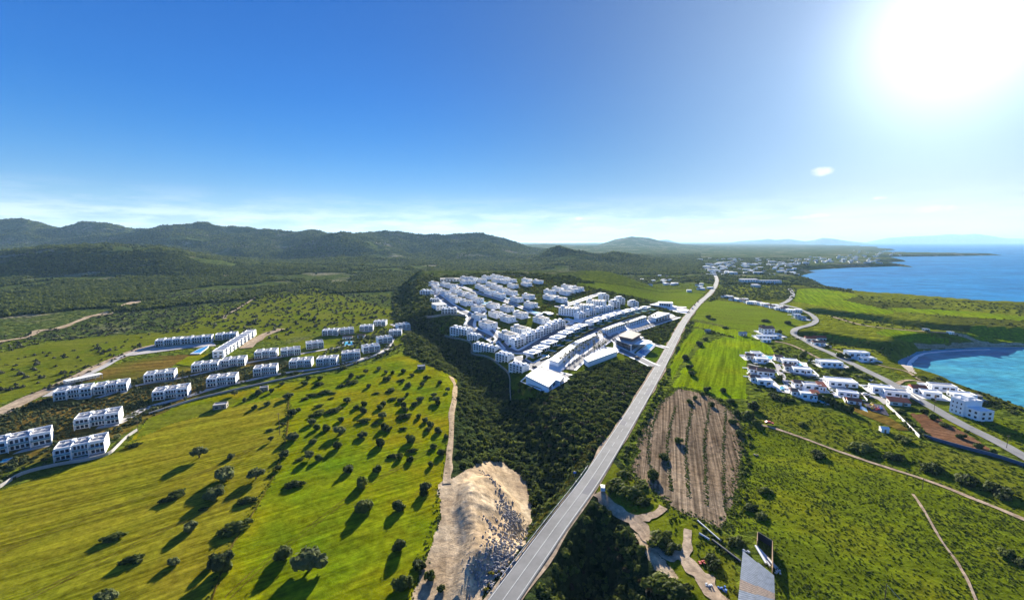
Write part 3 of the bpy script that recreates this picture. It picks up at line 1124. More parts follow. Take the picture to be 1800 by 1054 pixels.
for a_, b_, w_, o_ in ((12, 15, 2.6, 1.7), (24, 26, 3.0, -1.8), (33, 38, 2.4, 1.9), (47, 50, 3.2, -1.6), (60, 66, 2.8, 1.8)):
    ribbon('road_patch', 'estate_asphalt', RXY[a_:b_], w_, 0.265, off=o_)
for tr_ in ([(-40, 985), (90, 935), (220, 884), (330, 842), (420, 800), (480, 768)], [(30, 1060), (180, 985), (300, 925), (400, 880), (440, 850)], [(400, 1050), (470, 985), (560, 915), (650, 850), (740, 800), (785, 775)]):
    xy = path_px(tr_, 10)
    for o_ in (-.9, .9):
        ribbon('path', 'olive_soil', xy, .28, .05, off=o_, wob=.2)
COAST = [(2350, 1075), (2100, 950), (1900, 858), (1800, 803), (1752, 776.6), (1688, 745), (1644, 719.7), (1596, 692.7), (1556.6, 668.5), (1518, 649.7), (1463.7, 622.7), (1440, 612.7), (1415, 598.5), (1396, 588),
         (1400, 578), (1425, 571), (1434, 564), (1428, 555), (1408, 544), (1385, 538), (1372, 535)]
ribbon('road', 'asphalt', path_px(COAST, 6), 6.5, 0.35)
ribbon('road', 'asphalt', path_px([(1372, 535), (1384, 530), (1392, 522), (1393, 515), (1387, 507)], 6), 7.0, 0.5)
for pts, w, mt in [
    ([(1338, 747), (1366, 754), (1426, 775), (1484, 797), (1560, 822), (1625, 843), (1720, 880), (1810, 917), (1900, 955)], 2.2, 'track_earth'),
    ([(1604, 868), (1622, 893), (1650, 942), (1676, 980), (1698, 1015), (1716, 1056), (1730, 1090)], 0.9, 'track_earth'),
    ([(786, 850), (787, 820), (791, 780), (795, 735), (800, 690), (800, 675), (793, 662)], 3.4, 'pale_earth'),
    ([(395, 560), (398, 553), (420, 541), (450, 522), (468, 512), (476, 504)], 4.0, 'track_earth'),
    ([(1050, 866), (1066, 880), (1091, 900), (1110, 913), (1125, 926), (1140, 946), (1156, 962), (1176, 973), (1200, 980), (1221, 1001), (1240, 1020), (1262, 1050), (1280, 1090)], 5.5, 'track_earth'),
    ([(1118, 915), (1134, 908), (1150, 903), (1168, 892)], 4.0, 'track_earth'),
    ([(1202, 985), (1206, 960), (1208, 930)], 3.0, 'track_earth'),
    ([(1505, 660), (1540, 672), (1556, 680)], 3.5, 'pale_concrete'),
    ([(1362, 600), (1390, 606), (1430, 625), (1460, 640)], 3.0, 'track_earth'),
    ([(1398, 594), (1440, 605), (1540, 640), (1590, 652), (1618, 668)], 2.2, 'pale_earth'),
    ([(1460, 556), (1520, 572), (1600, 581), (1690, 590), (1740, 606), (1800, 606), (1900, 612)], 4.0, 'pale_earth'),
    ([(1610, 608), (1690, 606), (1740, 604)], 5.0, 'pale_earth'),
    ([(1556, 690), (1580, 672), (1600, 668), (1625, 672)], 3.0, 'pale_earth'),
    ([(1000, 487), (1060, 496), (1120, 505), (1200, 512), (1240, 516)], 6.0, 'scrub_floor'),
    ([(508, 697), (505, 760), (484, 830), (446, 900), (405, 965), (372, 1056)], 0.4, 'olive_soil'),
    ([(1365, 640), (1376, 662), (1392, 690)], 4.0, 'pale_concrete'),
    ([(1315, 640), (1365, 651), (1400, 657), (1460, 672)], 3.2, 'asphalt'),
    ([(1476, 680), (1510, 692), (1545, 700), (1562, 711)], 5.0, 'pale_concrete'),
]:
    xy = path_px(pts, 6)
    ribbon('path' if mt != 'asphalt' else 'road', mt, xy, w, 0.16, wob=w * 0.5 if mt not in ('asphalt', 'pale_concrete') else 0)
# pale cut-bank track on the left slope
ribbon('path', 'pale_earth', path_px([(-60, 608), (0, 600), (40, 594), (70, 583), (110, 576), (150, 560), (190, 550), (245, 529), (262, 524)], 6), 11, 0.5, wob=12)
ribbon('path', 'pale_earth', path_px([(325, 506), (345, 500), (372, 493), (388, 488), (402, 484)], 6), 18, 0.9, wob=18)
ribbon('path', 'track_earth', path_px([(-60, 748), (0, 723), (60, 695), (110, 676), (170, 646), (210, 628), (270, 608), (330, 598)], 6), 11, 0.12, wob=3)
ribbon('road', 'pale_concrete', path_px([(82, 697), (130, 671), (180, 646), (215, 627), (272, 607)], 6), 5, 0.2)
ribbon('path', 'track_earth', path_px([(432, 612), (450, 596), (476, 584), (496, 578)], 6), 11, 0.3, wob=5)
# lane between the villa rows
ribbon('road', 'pale_concrete', path_px([(205, 745), (262, 716), (330, 697), (372, 684), (440, 668), (500, 656), (560, 648), (640, 630), (676, 616), (690, 596), (700, 578), (688, 570)], 5), 5, 0.2)
ribbon('road', 'pale_concrete', path_px([(170, 700), (240, 678), (320, 664), (390, 648), (450, 635), (540, 620), (600, 610)], 5), 4, 0.2)

# estate streets
EST = [
    ([(738, 520), (762, 516), (776, 524), (790, 535), (808, 545), (828, 556), (826, 574), (845, 585), (862, 593.5), (876, 602), (893, 613), (905, 618.5), (918, 618), (934, 609.5), (954, 597), (975, 585), (996, 574.5), (1012, 568), (1037, 561.5), (1058, 556), (1080, 550.5), (1097, 546)], 9.0),
    ([(908, 626), (918, 634), (936, 642), (947, 639), (967, 626.5), (988, 610), (1009, 597.5), (1034, 586), (1054, 577), (1080, 566.5), (1105, 558), (1132, 549), (1152, 545)], 9.0),
    ([(1016, 566), (1037, 575), (1055, 583), (1073, 593), (1088, 603), (1090, 614), (1110, 624), (1130, 634), (1151, 644)], 9.0),
    ([(1000, 650), (1012, 639), (1041, 616), (1072, 594), (1102, 584), (1147, 570), (1190, 557)], 10.0),
    ([(930, 645), (950, 650), (975, 656), (1000, 662)], 9.0),
    ([(1128, 600), (1150, 606), (1172, 612)], 6.0),
    ([(978, 540), (994, 537), (1018, 529), (1041, 521), (1062, 515)], 8.0),
    ([(745, 522), (790, 512), (812, 500)], 6.0), ([(800, 500), (840, 515), (880, 527), (930, 546), (965, 566)], 7.0), ([(840, 556), (850, 546), (830, 530)], 6.0),
    ([(893, 613), (860, 578), (846, 573)], 6.0), ([(866, 604), (882, 596), (905, 598), (930, 588)], 5.0),
]
for k, (pts, w) in enumerate(EST):
    xy = path_px(pts, 5)
    ribbon('pavement', 'white_paving', xy, w + (5 if k == 0 else 2.0), 0.22 + 0.02 * k)
    ribbon('road', 'estate_asphalt', xy, w - 2.2, 0.30 + 0.02 * k)
PLZ = [[(949, 643), (964, 631), (983, 637), (1016, 605), (1052, 586), (1064, 590), (1066, 593.5), (1057, 601), (1000, 645), (985, 654), (968, 652.5)],
       [(1056, 580), (1067, 583), (1110, 569), (1152, 559), (1180, 552), (1187, 556), (1148, 567), (1090, 587), (1072, 590), (1060, 586)],
       [(914, 671), (924, 662), (942, 647), (992, 659), (1002, 667), (962, 691), (955, 690)],
       [(1026, 634), (1041, 618), (1060, 610), (1090, 613), (1087, 620), (1036, 641)],
       [(1084, 601), (1078, 607), (1112, 622), (1140, 601), (1120, 592)],
       [(1118, 621), (1133, 628), (1153, 608), (1139, 602)],
       [(1140, 536), (1165, 541), (1184, 548), (1206, 552), (1211, 545), (1180, 536), (1160, 531)],
       [(846, 580), (862, 590), (880, 583), (862, 577)], [(1000, 572), (1010, 560), (1030, 560), (1022, 569)]]
for k, p in enumerate(PLZ):
    sheet('plaza', 'white_paving', p, 0.36 + 0.015 * k)

# ---------------------------------------------------------------- labels
ORD = ['nearest', 'second nearest', 'third nearest', 'fourth nearest', 'fifth nearest', 'sixth nearest', 'seventh nearest', 'eighth nearest', 'ninth nearest', 'tenth nearest', 'eleventh nearest', 'twelfth nearest',
       'thirteenth nearest', 'fourteenth nearest', 'fifteenth nearest', 'sixteenth nearest', 'seventeenth nearest', 'eighteenth nearest', 'nineteenth nearest', 'twentieth nearest']


def autolabel(items, lms, group=None, cat=None):
    """items (object, px, py, description): each is singled out by its side of, and rank from, the nearest landmark"""
    bins = {}
    for o, px, py, desc in items:
        best = min(lms, key=lambda k: (px - lms[k][0]) ** 2 + (2.2 * (py - lms[k][1])) ** 2)
        dx, dy = px - lms[best][0], 2.2 * (py - lms[best][1])
        if abs(dx) > abs(dy):
            side = 'left of' if dx < 0 else 'right of'
        else:
            side = 'beyond' if dy < 0 else 'in front of'
        bins.setdefault((desc, side, best), []).append((math.hypot(dx, dy), o))
    for (desc, side, lm), lst in bins.items():
        lst.sort(key=lambda q: q[0])
        for k, (_, o) in enumerate(lst):
            rk = '' if len(lst) == 1 else ', ' + (ORD[k] if k < len(ORD) else 'farther off')
            o['label'] = '%s %s %s%s' % (desc, side, lm, rk)
            if group:
                o['group'] = group
            if cat:
                o['category'] = cat


# ---------------------------------------------------------------- buildings
def windows(mb, x0, x1, y, z0, z1, cols, rows, fw=0.55, fh=0.6, d=0.06, m=0, axis='x', sgn=-1):
    """panes with a raised frame on a facade; axis x: facade along x at y, looking along sgn*y"""
    cw, rh = (x1 - x0) / cols, (z1 - z0) / rows
    for i in range(cols):
        for j in range(rows):
            a = x0 + cw * (i + 0.5 - fw / 2)
            b = a + cw * fw
            c = z0 + rh * (j + 0.5 - fh / 2)
            e = c + rh * fh
            ya, yb = sorted((y, y + sgn * d))
            if axis == 'x':
                mb.box(a, b, ya, yb, c, e, m)
            else:
                mb.box(ya, yb, a, b, c, e, m)


def parapet(mb, x0, x1, y0, y1, z, h=0.7, t=0.3, m=0):
    mb.box(x0, x1, y0, y0 + t, z, z + h, m)
    mb.box(x0, x1, y1 - t, y1, z, z + h, m)
    mb.box(x0, x0 + t, y0 + t, y1 - t, z, z + h, m)
    mb.box(x1 - t, x1, y0 + t, y1 - t, z, z + h, m)


# --- white two-storey villas on the left ; local x along the front, front looks to -y
def villa_proto():
    root = empty('terraced_villa')
    Lh, D, Hh = 15.0, 10.5, 6.6
    b = MB()
    b.box(-Lh, -5, 0, D, -1.5, Hh)
    b.box(-5, 5, 1.3, D, -1.5, Hh)
    b.box(5, Lh, 0, D, -1.5, Hh)
    parapet(b, -Lh, -5, 0, D, Hh, 0.6)
    parapet(b, -5.0, 5.0, 1.3, D, Hh, 0.5)
    parapet(b, 5, Lh, 0, D, Hh, 0.9)
    b.build('wall', 'white_render', root)
    r = MB()
    r.box(-Lh + .4, -5.4, .4, D - .4, Hh + .01, Hh + .12)
    r.box(-4.6, 4.6, 1.8, D - .4, Hh + .01, Hh + .12)
    r.box(5.4, Lh - .4, .4, D - .4, Hh + .01, Hh + .12)
    rf = r.build('roof', 'roof_grey', root)
    s = MB()
    for x in (-12, -7.5, -2.5, 2.0, 8.0, 12):
        s.box(x, x + 1.6, 4.4, 6.6, Hh + .12, Hh + .5)
        s.tube([(x - .2, 6.9, Hh + .9), (x + 1.8, 6.9, Hh + .9)], 0.35, 6)
    s.build('solar_heater', 'steel', rf, kind='stuff')
    for x0 in (-6.4, 3.8):
        st = MB()
        st.box(x0, x0 + 2.2, 5.6, 8.6, Hh + .12, Hh + 1.5)
        st.build('stair_head', 'white_render', root)
    g = MB()
    windows(g, -14.4, -6, 0, 3.6, 6.2, 3, 1, .74, .72)
    windows(g, -14.4, -6, 0, 0.1, 2.9, 3, 1, .74, .78)
    windows(g, -4.6, 4.6, 1.3, 3.6, 6.2, 4, 1, .62, .8)
    windows(g, -4.6, 4.6, 1.3, 0.1, 2.9, 4, 1, .66, .78)
    windows(g, 6, 14.4, 0, 3.6, 6.2, 3, 1, .74, .72)
    windows(g, 6, 14.4, 0, 0.1, 2.9, 3, 1, .74, .78)
    windows(g, 2.5, 7.5, Lh, 0, 6.4, 2, 2, .3, .35, axis='y', sgn=1)
    g.build('window', 'window_glass', root, kind='stuff')
    for x0, x1, y in ((-Lh, -5.1, 0), (-4.9, 4.9, 1.3), (5.1, Lh, 0)):
        bl = MB()
        bl.box(x0, x1, y - 1.7, y - .01, 3.0, 3.22)
        bo = bl.build('balcony', 'white_render', root)
        bl = MB()
        bl.box(x0 + .1, x1 - .1, y - 1.68, y - 1.60, 3.23, 4.15)
        bl.build('balustrade', 'teal_glass', bo)
    for x in (-Lh + .15, -5.0, 5.0, Lh - .15):
        fn = MB()
        fn.box(x - .15, x + .15, -1.75, -.01, -1.2, Hh - .2)
        fn.build('party_wall', 'white_render', root)
    dr = MB()
    dr.box(Lh, Lh + .08, 1.0, 2.0, 0, 2.1)
    dr.build('door', 'timber', root)
    tr = MB()
    tr.box(-Lh, Lh, -4.5, -.02, -1.5, -.15)
    tr.build('terrace', 'pale_concrete', root)
    return remember(root)


def edge_place(px0, py0, px1, py1):
    a, b = cast1(px0, py0), cast1(px1, py1)
    yaw = math.atan2(b.y - a.y, b.x - a.x)
    m = (a + b) / 2
    return m, yaw, math.hypot(b.x - a.x, b.y - a.y)


VILLAS = [
    ('nearest row', [(-26, 803, 93, 766), (132, 755, 211, 740)]),
    ('bottom edge', [(96.5, 810.7, 186, 787)]),
    ('back row', [(95.6, 704.5, 162, 692), (166, 694, 225, 682), (254, 672.5, 308, 661), (337.5, 654, 384, 645.5), (389, 645.5, 431.5, 639), (448, 630, 486, 625), (494, 627, 528.5, 620), (539, 614, 569, 608)]),
    ('front row', [(269, 704, 331, 692), (364, 680, 416, 670), (446, 661, 487, 653), (509, 647, 548, 640), (556.5, 643, 592, 637), (601, 633, 633.5, 626), (639, 621, 668, 614), (665, 604.5, 689.5, 599), (684, 591, 706, 587), (700, 579.5, 720.5, 576.5)]),
    ('far row', [(567, 589.7, 594, 586.5), (598.5, 588, 622.5, 583.5), (632.7, 582, 656, 579), (657, 573, 678, 571)]),
    ('hotel row', [(273.5, 609, 318, 603.5), (318.5, 605, 373, 597), (379, 598, 416.5, 592)]),
]
VTXT = {
    'nearest row': ['white balconied villa block cut by the left frame edge', 'white balconied villa block above the green field corner wall'],
    'bottom edge': ['lowest white villa block, directly above the curved field boundary wall'],
}
NTH = ['first', 'second', 'third', 'fourth', 'fifth', 'sixth', 'seventh', 'eighth', 'ninth', 'tenth', 'eleventh', 'twelfth', 'thirteenth']
RTXT = {'back row': 'white balconied villa block, %s from left in the row behind the olive rows', 'front row': 'white balconied villa block, %s from left along the wall above the grass',
        'far row': 'white balconied villa block, %s from left in the row beyond the poolside garden', 'hotel row': 'white balconied block, %s from left beyond the blue shaded plaza'}
vp = villa_proto()
first = True
VILLA_XY = []
for row, lst in VILLAS:
    for i, e in enumerate(lst):
        m, yaw, ln = edge_place(*e)
        a0 = cast1(e[0], e[1])
        phi = math.atan2(a0.x, a0.y)
        yaw = max(yaw - R(26), min(yaw, -phi - R(14)))
        dv = Vector((math.cos(yaw), math.sin(yaw), 0))
        ln = min((abs(proj(a0 + dv * s_)[0] - e[2]), s_) for s_ in np.arange(6, 45, .25))[1]
        m = a0 + dv * (ln / 2)
        m.z = max(hz(a0.x, a0.y), hz(m.x, m.y))
        o = vp if first else copy_tree(vp)
        first = False
        o.location = m
        o.rotation_euler = (0, 0, yaw)
        o.scale = (ln / 30.0, .95, .82)
        tag(o, VTXT[row][i] if row in VTXT else RTXT[row] % NTH[i], 'villa', 'white villa blocks on the left slope')
        VILLA_XY.append((m.x, m.y))


# stepped terrace houses beside the hotel row
def simple_house(name, Lx, D, Hh, label=None, cat='house', group=None, roof='flat', body='white_render', roofm='roof_grey', cols=3, rows=1, par=0.5, side=1, court=False):
    root = empty(name, label=label, cat=cat, group=group)
    b = MB()
    b.box(-Lx / 2, Lx / 2, 0, D, -1.5, Hh)
    if roof == 'flat':
        parapet(b, -Lx / 2, Lx / 2, 0, D, Hh, par, 0.28)
    b.build('wall', body, root)
    r = MB()
    if roof == 'flat':
        r.box(-Lx / 2 + .35, Lx / 2 - .35, .35, D - .35, Hh + .01, Hh + .1)
    elif roof == 'gable':
        r.gable(-Lx / 2 - .4, Lx / 2 + .4, -.4, D + .4, Hh + .01, Hh + D * .26)
    elif roof == 'mono':
        k = Lx / 2 + .3
        r.v += [(-k, -.3, Hh + .02), (k, -.3, Hh + .02), (k, D + .3, Hh + 1.3), (-k, D + .3, Hh + 1.3), (-k, -.3, Hh + .25), (k, -.3, Hh + .25), (k, D + .3, Hh + 1.6), (-k, D + .3, Hh + 1.6)]
        r.f += [(0, 3, 2, 1), (4, 5, 6, 7), (0, 1, 5, 4), (1, 2, 6, 5), (2, 3, 7, 6), (3, 0, 4, 7)]
        r.m += [0] * 6
    r.build('roof', roofm, root)
    if court:
        t = MB()
        t.box(-Lx / 2 - 2.5, Lx / 2 + 3.5, -4, D + 5, -1.6, .05)
        t.build('courtyard', 'warm_render', root)
        t = MB()
        t.box(-Lx / 2 - 2.5, Lx / 2 + 3.5, D + 4.8, D + 5, .06, 1.0)
        t.box(Lx / 2 + 3.3, Lx / 2 + 3.5, -4, D + 4.8, .06, 1.0)
        t.build('yard_wall', 'white_render', root)
    g = MB()
    windows(g, -Lx / 2 + .4, Lx / 2 - .4, 0, 0.1, Hh - .2, cols, rows, .5, .5)
    windows(g, .6, D - .6, Lx / 2, 0.1, Hh - .2, max(1, cols - 1), rows, .4, .4, axis='y', sgn=1)
    windows(g, .6, D - .6, -Lx / 2, 0.1, Hh - .2, max(1, cols - 1), rows, .4, .4, axis='y', sgn=-1)
    g.build('window', 'window_glass', root, kind='stuff')
    d = MB()
    d.box(Lx * .1, Lx * .1 + 1.0, -.09, -.02, 0, 2.1)
    d.build('door', 'timber', root)
    return remember(root)


tp = simple_house('terrace_house', 8.5, 13, 5.6, cols=2, rows=2)
for i in range(9):
    t = i / 8
    p = cast1(384 + (438 - 384) * t, 628.5 + (593 - 628.5) * t)
    o = tp if i == 0 else copy_tree(tp)
    o.location = p
    o.rotation_euler = (0, 0, R(20))
    tag(o, 'white terrace house, %s from the near end of the stepped receding terrace' % NTH[i], 'house', 'stepped terrace houses')
sheet('plaza', 'pale_concrete', [(222, 626), (272, 611), (330, 606), (375, 602), (380, 608), (330, 612), (240, 624)], 0.2)
sheet('meadow', 'lush_grass', [(308, 640), (330, 627), (366, 622), (368, 634), (340, 645)], 0.2)
ch = empty('car_shelter', label='long low white-roofed shelter beside the straight access road', cat='shelter')
a, yaw, ln = edge_place(118, 678, 182, 664)
ch.location, ch.rotation_euler = a, (0, 0, yaw)
b = MB()
b.box(-ln / 2, ln / 2, 0, 6, 3.0, 3.25)
b.build('roof', 'roof_white', ch)
for i in range(6):
    for yy in (.3, 5.6):
        b = MB()
        x = -ln / 2 + .5 + (ln - 1) * i / 5
        b.box(x - .12, x + .12, yy, yy + .24, -1, 2.99)
        b.build('post', 'steel', ch)
b = MB()
b.box(-ln / 2, ln / 2, 5.9, 6.0, -.8, 2.98)
b.build('back_wall', 'white_render', ch)


def pool(pxpoly, label, group=None, water='pool_water', cat='swimming pool', lift_=0.5):
    W = cast(pxpoly)
    c = W.mean(0)
    z = float(np.max(H(W[:, 0], W[:, 1]))) + lift_
    o = empty('swimming_pool', (c[0], c[1], z), 0, label, cat, group)
    poly = [(w[0] - c[0], w[1] - c[1]) for w in W]
    mb = MB()
    big = [(x * 1.22, y * 1.22) for x, y in poly]
    mb.prism(big, -2.5, -0.05)
    mb.build('coping', 'white_paving', o)
    mb = MB()
    mb.prism(poly, -.04, 0.03)
    mb.build('water', water, o)
    return o


pool([(338, 621), (352, 613), (366, 608), (364, 612), (352, 621)], 'long blue pool beside the receding terrace houses', water='deep_pool_water')
pool([(604, 608), (619, 606), (620, 601), (604, 602)], 'turquoise pool in the garden between villa rows')
pool([(-14, 818), (10, 812), (20, 806), (-4, 811)], 'small turquoise pool at the left frame edge')
hp = simple_house('pool_house', 9, 5, 2.8, 'terracotta-roofed pool house behind the villa garden pool', 'pool house', roof='gable', roofm='roof_tile', cols=3)
hp.location = cast1(610, 597)
hp2 = simple_house('garden_house', 7, 5, 2.6, 'terracotta-roofed garden house right of the villa pool', 'garden house', roof='gable', roofm='roof_tile', cols=2)
hp2.location = cast1(634, 594)

wall_run('boundary_wall', 'pale_concrete', [(-60, 884), (0, 857), (39, 834), (102, 818), (150, 810), (190, 799), (206, 786), (222, 770), (241, 757)], 1.4, 0.35, 'long curved pale boundary wall between the left villas and green field', 'wall')
wall_run('boundary_wall', 'pale_concrete', [(262, 728), (300, 716), (345, 702), (420, 684), (487, 669), (545, 657), (605, 645), (655, 628), (690, 614)], 1.2, 0.35, 'pale boundary wall under the front villa row above the meadow', 'wall')
wall_run('retaining_wall', 'stone_wall', [(782, 591), (811, 597), (826.6, 603), (829, 612), (830, 622), (858, 628.5), (879, 643.5), (891.6, 654.4), (896, 666), (896.3, 683), (897.6, 703)], 1.5, 0.6, 'winding grey retaining wall along the dark ravine edge', 'wall')
wall_run('retaining_wall', 'stone_wall', [(748, 558), (770, 556), (800, 554.5), (818, 556)], 2.4, 0.6, 'pale curved retaining wall under the left clifftop block', 'wall')
wall_run('garden_wall', 'warm_render', [(1480, 697), (1486, 708)], 1.5, 0.25, 'short pale wall beside the playground lawn', 'wall', 3)
wall_run('garden_wall', 'warm_render', [(1558, 712), (1580, 733), (1616, 769)], 1.5, 0.25, 'long pale straight wall right of the playground', 'wall', 3)
wall_run('screen_fence', 'navy_paint', [(1624, 768), (1650, 776), (1700, 790), (1760, 806), (1830, 830)], 1.6, 0.3, 'long dark blue screen fence below the brown plot', 'fence', 3)

# --- estate: three-storey blocks with roof terraces; local x is the long side, gable at +x
def block_proto(Lx=20.0, D=14.0, Hh=6.3, name='apartment_block', cols=6, rows=3):
    root = empty(name)
    b = MB()
    b.box(-Lx / 2, Lx / 2, -D / 2, D / 2, -4, Hh)
    parapet(b, -Lx / 2, Lx / 2, -D / 2, D / 2, Hh, 0.4, .35)
    b.build('wall', 'white_render', root)
    r = MB()
    r.box(-Lx * .42, Lx * .44, -D * .43, D * .43, Hh + .01, Hh + .55)
    rt = r.build('roof_terrace', 'roof_deck', root)
    s = MB()
    s.box(-Lx / 2 - 2.5, Lx / 2 + 3.5, -D / 2 - 2, D / 2 + 2, -4, .12)
    s.build('apron', 'white_paving', root)
    s = MB()
    for i in range(4):
        x = -Lx * .36 + Lx * .72 * (i + .5) / 4
        s.box(x - .2, x + .2, -D * .3, D * .3, Hh + .56, Hh + 1.3)
    s.build('divider', 'warm_render', rt, kind='stuff')
    s = MB()
    s.box(-Lx * .46, -Lx * .32, -D * .2, D * .2, Hh + .02, Hh + 2.6)
    s.build('stair_head', 'white_render', root)
    g = MB()
    for sg in (-1, 1):
        windows(g, -Lx / 2 + .5, Lx / 2 - .5, sg * D / 2, 0.2, Hh - .2, cols, rows, .42, .58, axis='x', sgn=sg)
    for sg in (-1, 1):
        windows(g, -D * .28, D * .28, sg * Lx / 2, Hh * .62, Hh * .94, 2, 1, .34, .55, axis='y', sgn=sg)
    windows(g, -D * .1, D * .1, Lx / 2, .4, Hh * .5, 1, 1, .5, .5, axis='y', sgn=1)
    g.build('window', 'window_glass', root, kind='stuff')
    return remember(root)


BL = Zc((720, 475), 11.713, [(500, 270), (500, 335), (560, 390), (730, 290), (850, 320), (740, 455), (870, 530), (950, 590), (1170, 650), (950, 410), (1100, 470), (1270, 520), (1400, 600), (1410, 770), (1430, 930),
                             (1140, 240), (1260, 240), (1140, 165), (1310, 180), (1490, 215), (1585, 150), (1460, 335), (1540, 385), (1650, 445), (1680, 290)])
BL += Zc((840, 475), 11.713, [(360, 130), (540, 170), (550, 230), (690, 210), (390, 210), (720, 320), (1010, 205), (1000, 285), (1240, 235), (390, 345), (490, 395), (690, 455), (450, 510), (800, 585), (1040, 530), (1090, 695),
                              (310, 710), (600, 765), (370, 880), (620, 965), (880, 890), (1300, 990), (1470, 545), (1700, 590), (1480, 440), (1650, 390)])
BL += Zc((960, 500), 11.713, [(430, 50), (650, 85), (540, 120), (390, 160)])
BL += Zc((860, 555), 11.713, [(400, 390), (650, 270)]) + [(858, 568.7)]
BIG = Zc((960, 500), 11.713, [(480, 550), (780, 480), (1030, 390)])
ELM = {'the beige clubhouse on the far left': (793, 492), 'the small roundabout': (1014, 567), 'the triangular olive grove': (950, 505), 'the square olive grove': (962, 540), 'the left clifftop block': (790, 548),
       'the curving white street corner': (905, 618), 'the long central pools': (870, 528), 'the top olive bank': (915, 487), 'the grey eastern street': (1030, 525), 'the white paved square': (850, 583)}
bp = block_proto()
items = []
used = False
EST_XY = []


def est_scale(py):
    return 1.0


for px, py in BL:
    o = copy_tree(bp) if used else bp
    used = True
    p = cast1(px, py + 1.5 + (py - 480) * 0.055)
    sc = 0.80 + 0.0 * py
    if py > 560:
        sc = 0.92
    o.location = p
    yaw = R(128) + random.Random(int(px * 7)).uniform(-.05, .05)
    o.rotation_euler = (0, 0, yaw + math.pi)
    o.scale = (sc, sc, sc * (0.92 if py < 500 else 1.0))
    EST_XY.append((p.x, p.y, 14 * sc))
    items.append((o, px, py, 'white flat-roofed apartment block'))
autolabel(items, ELM, 'white apartment blocks on the estate slope', 'apartment block')
bp2 = block_proto(23, 14, 8.2, 'apartment_block', 7, 4)
for i, (px, py) in enumerate(BIG):
    o = bp2 if i == 0 else copy_tree(bp2)
    p = cast1(px, py + 5.5)
    o.location = p
    o.rotation_euler = (0, 0, R(-28))
    EST_XY.append((p.x, p.y, 15))
    tag(o, 'large four-storey white block, %s from left behind the bungalow rows' % NTH[i], 'apartment block', 'large white blocks behind the bungalows')


# --- town houses with balconies, roof boxes and a central fin; front looks to -y
def town_proto(bays, w=5.6, D=11.0, Hh=9.2):
    Lx = bays * w
    root = empty('town_house_block')
    b = MB()
    b.box(-Lx / 2, Lx / 2, 0, D, -4, Hh)
    parapet(b, -Lx / 2, Lx / 2, 0, D, Hh, .8, .3)
    b.build('wall', 'white_render', root)
    xs = [-Lx / 2 + w * .6 + i * (Lx - w * 1.2) / max(1, bays // 2) for i in range(bays // 2 + 1)] if bays > 1 else [0]
    for x in xs:
        k = MB()
        k.box(x - 1.7, x + 1.7, D * .35, D * .8, Hh + .02, Hh + 2.6)
        ko = k.build('stair_head', 'white_render', root)
        k = MB()
        k.box(x - 1.2, x + 1.2, D * .35 - .06, D * .35, Hh + .5, Hh + 2.0)
        k.build('opening', 'window_glass', ko)
    g = MB()
    for i in range(bays):
        x0 = -Lx / 2 + i * w
        windows(g, x0 + .2, x0 + w - .2, 0, .1, Hh - .3, 1, 3, .78, .76, .05)
    windows(g, D * .2, D * .8, Lx / 2, .2, Hh - .2, 2, 3, .26, .36, axis='y', sgn=1)
    windows(g, D * .2, D * .8, -Lx / 2, .2, Hh - .2, 2, 3, .26, .36, axis='y', sgn=-1)
    g.build('window', 'window_glass', root, kind='stuff')
    for j in (1, 2):
        f = MB()
        f.box(-Lx / 2 + .1, Lx / 2 - .1, -1.5, -.06, Hh / 3 * j - .1, Hh / 3 * j + .1)
        fo = f.build('balcony', 'white_render', root)
        f = MB()
        f.box(-Lx / 2 + .1, Lx / 2 - .1, -1.5, -1.4, Hh / 3 * j + .11, Hh / 3 * j + .75)
        f.build('balustrade', 'white_render', fo)
    for i in range(bays + 1):
        f = MB()
        f.box(-Lx / 2 + i * w - .2, -Lx / 2 + i * w + .2, -1.7, -.06, -3, Hh + .2)
        f.build('party_wall', 'white_render', root)
    return remember(root)


CLIFF = [(739, 520, 757, 520, 4, 'white block with dark balconies at the far left cliff edge'), (756, 532.5, 772, 532, 4, 'white block with dark balconies, second down the left cliff edge'),
         (776.5, 552, 803, 551, 5, 'white balconied block above the pale curved retaining wall'), (792.4, 589.6, 821.5, 589, 6, 'long white balconied block at the bend of the ravine wall'),
         (822.3, 598.5, 839.4, 597.7, 4, 'small white balconied block right of the ravine wall bend'), (832.6, 618.6, 870, 618.2, 8, 'longest white balconied block directly above the ravine wall'),
         (872.3, 635.3, 893.2, 636, 4, 'square white balconied block above the ravine near the street corner'), (895.9, 654, 919, 654.8, 4, 'square white balconied block behind the large L-shaped hall')]
for x0, y0, x1, y1, bays, lab in CLIFF:
    m, yaw, ln = edge_place(x0, y0, x1, y1)
    o = town_proto(bays)
    s = ln / (bays * 5.6)
    o.location = m
    o.rotation_euler = (0, 0, yaw)
    o.scale = (s, s, s)
    EST_XY.append((m.x, m.y + 5, 14))
    tag(o, lab, 'apartment block', 'balconied blocks along the ravine edge')
o = simple_house('slant_roof_house', 15, 13, 7, 'white house with sloping pinkish roof above the ravine edge', 'house', roof='mono', roofm='warm_render', cols=3, rows=2)
o.location = cast1(776, 545)
o.rotation_euler = (0, 0, R(35))
tp2 = town_proto(3)
TOWN = [(912, 609), (931, 601), (947, 594), (961.5, 587), (974, 580.5), (986, 575)]
for i, (px, py) in enumerate(TOWN):
    o = tp2 if i == 0 else copy_tree(tp2)
    p = cast1(px, py)
    o.location = p
    o.rotation_euler = (0, 0, R(42))
    s = 0.72
    o.scale = (s, s, s)
    EST_XY.append((p.x, p.y, 12))
    tag(o, 'stepped white town house, %s from the street corner along the rising white street' % NTH[i], 'town house', 'town houses along the rising street')
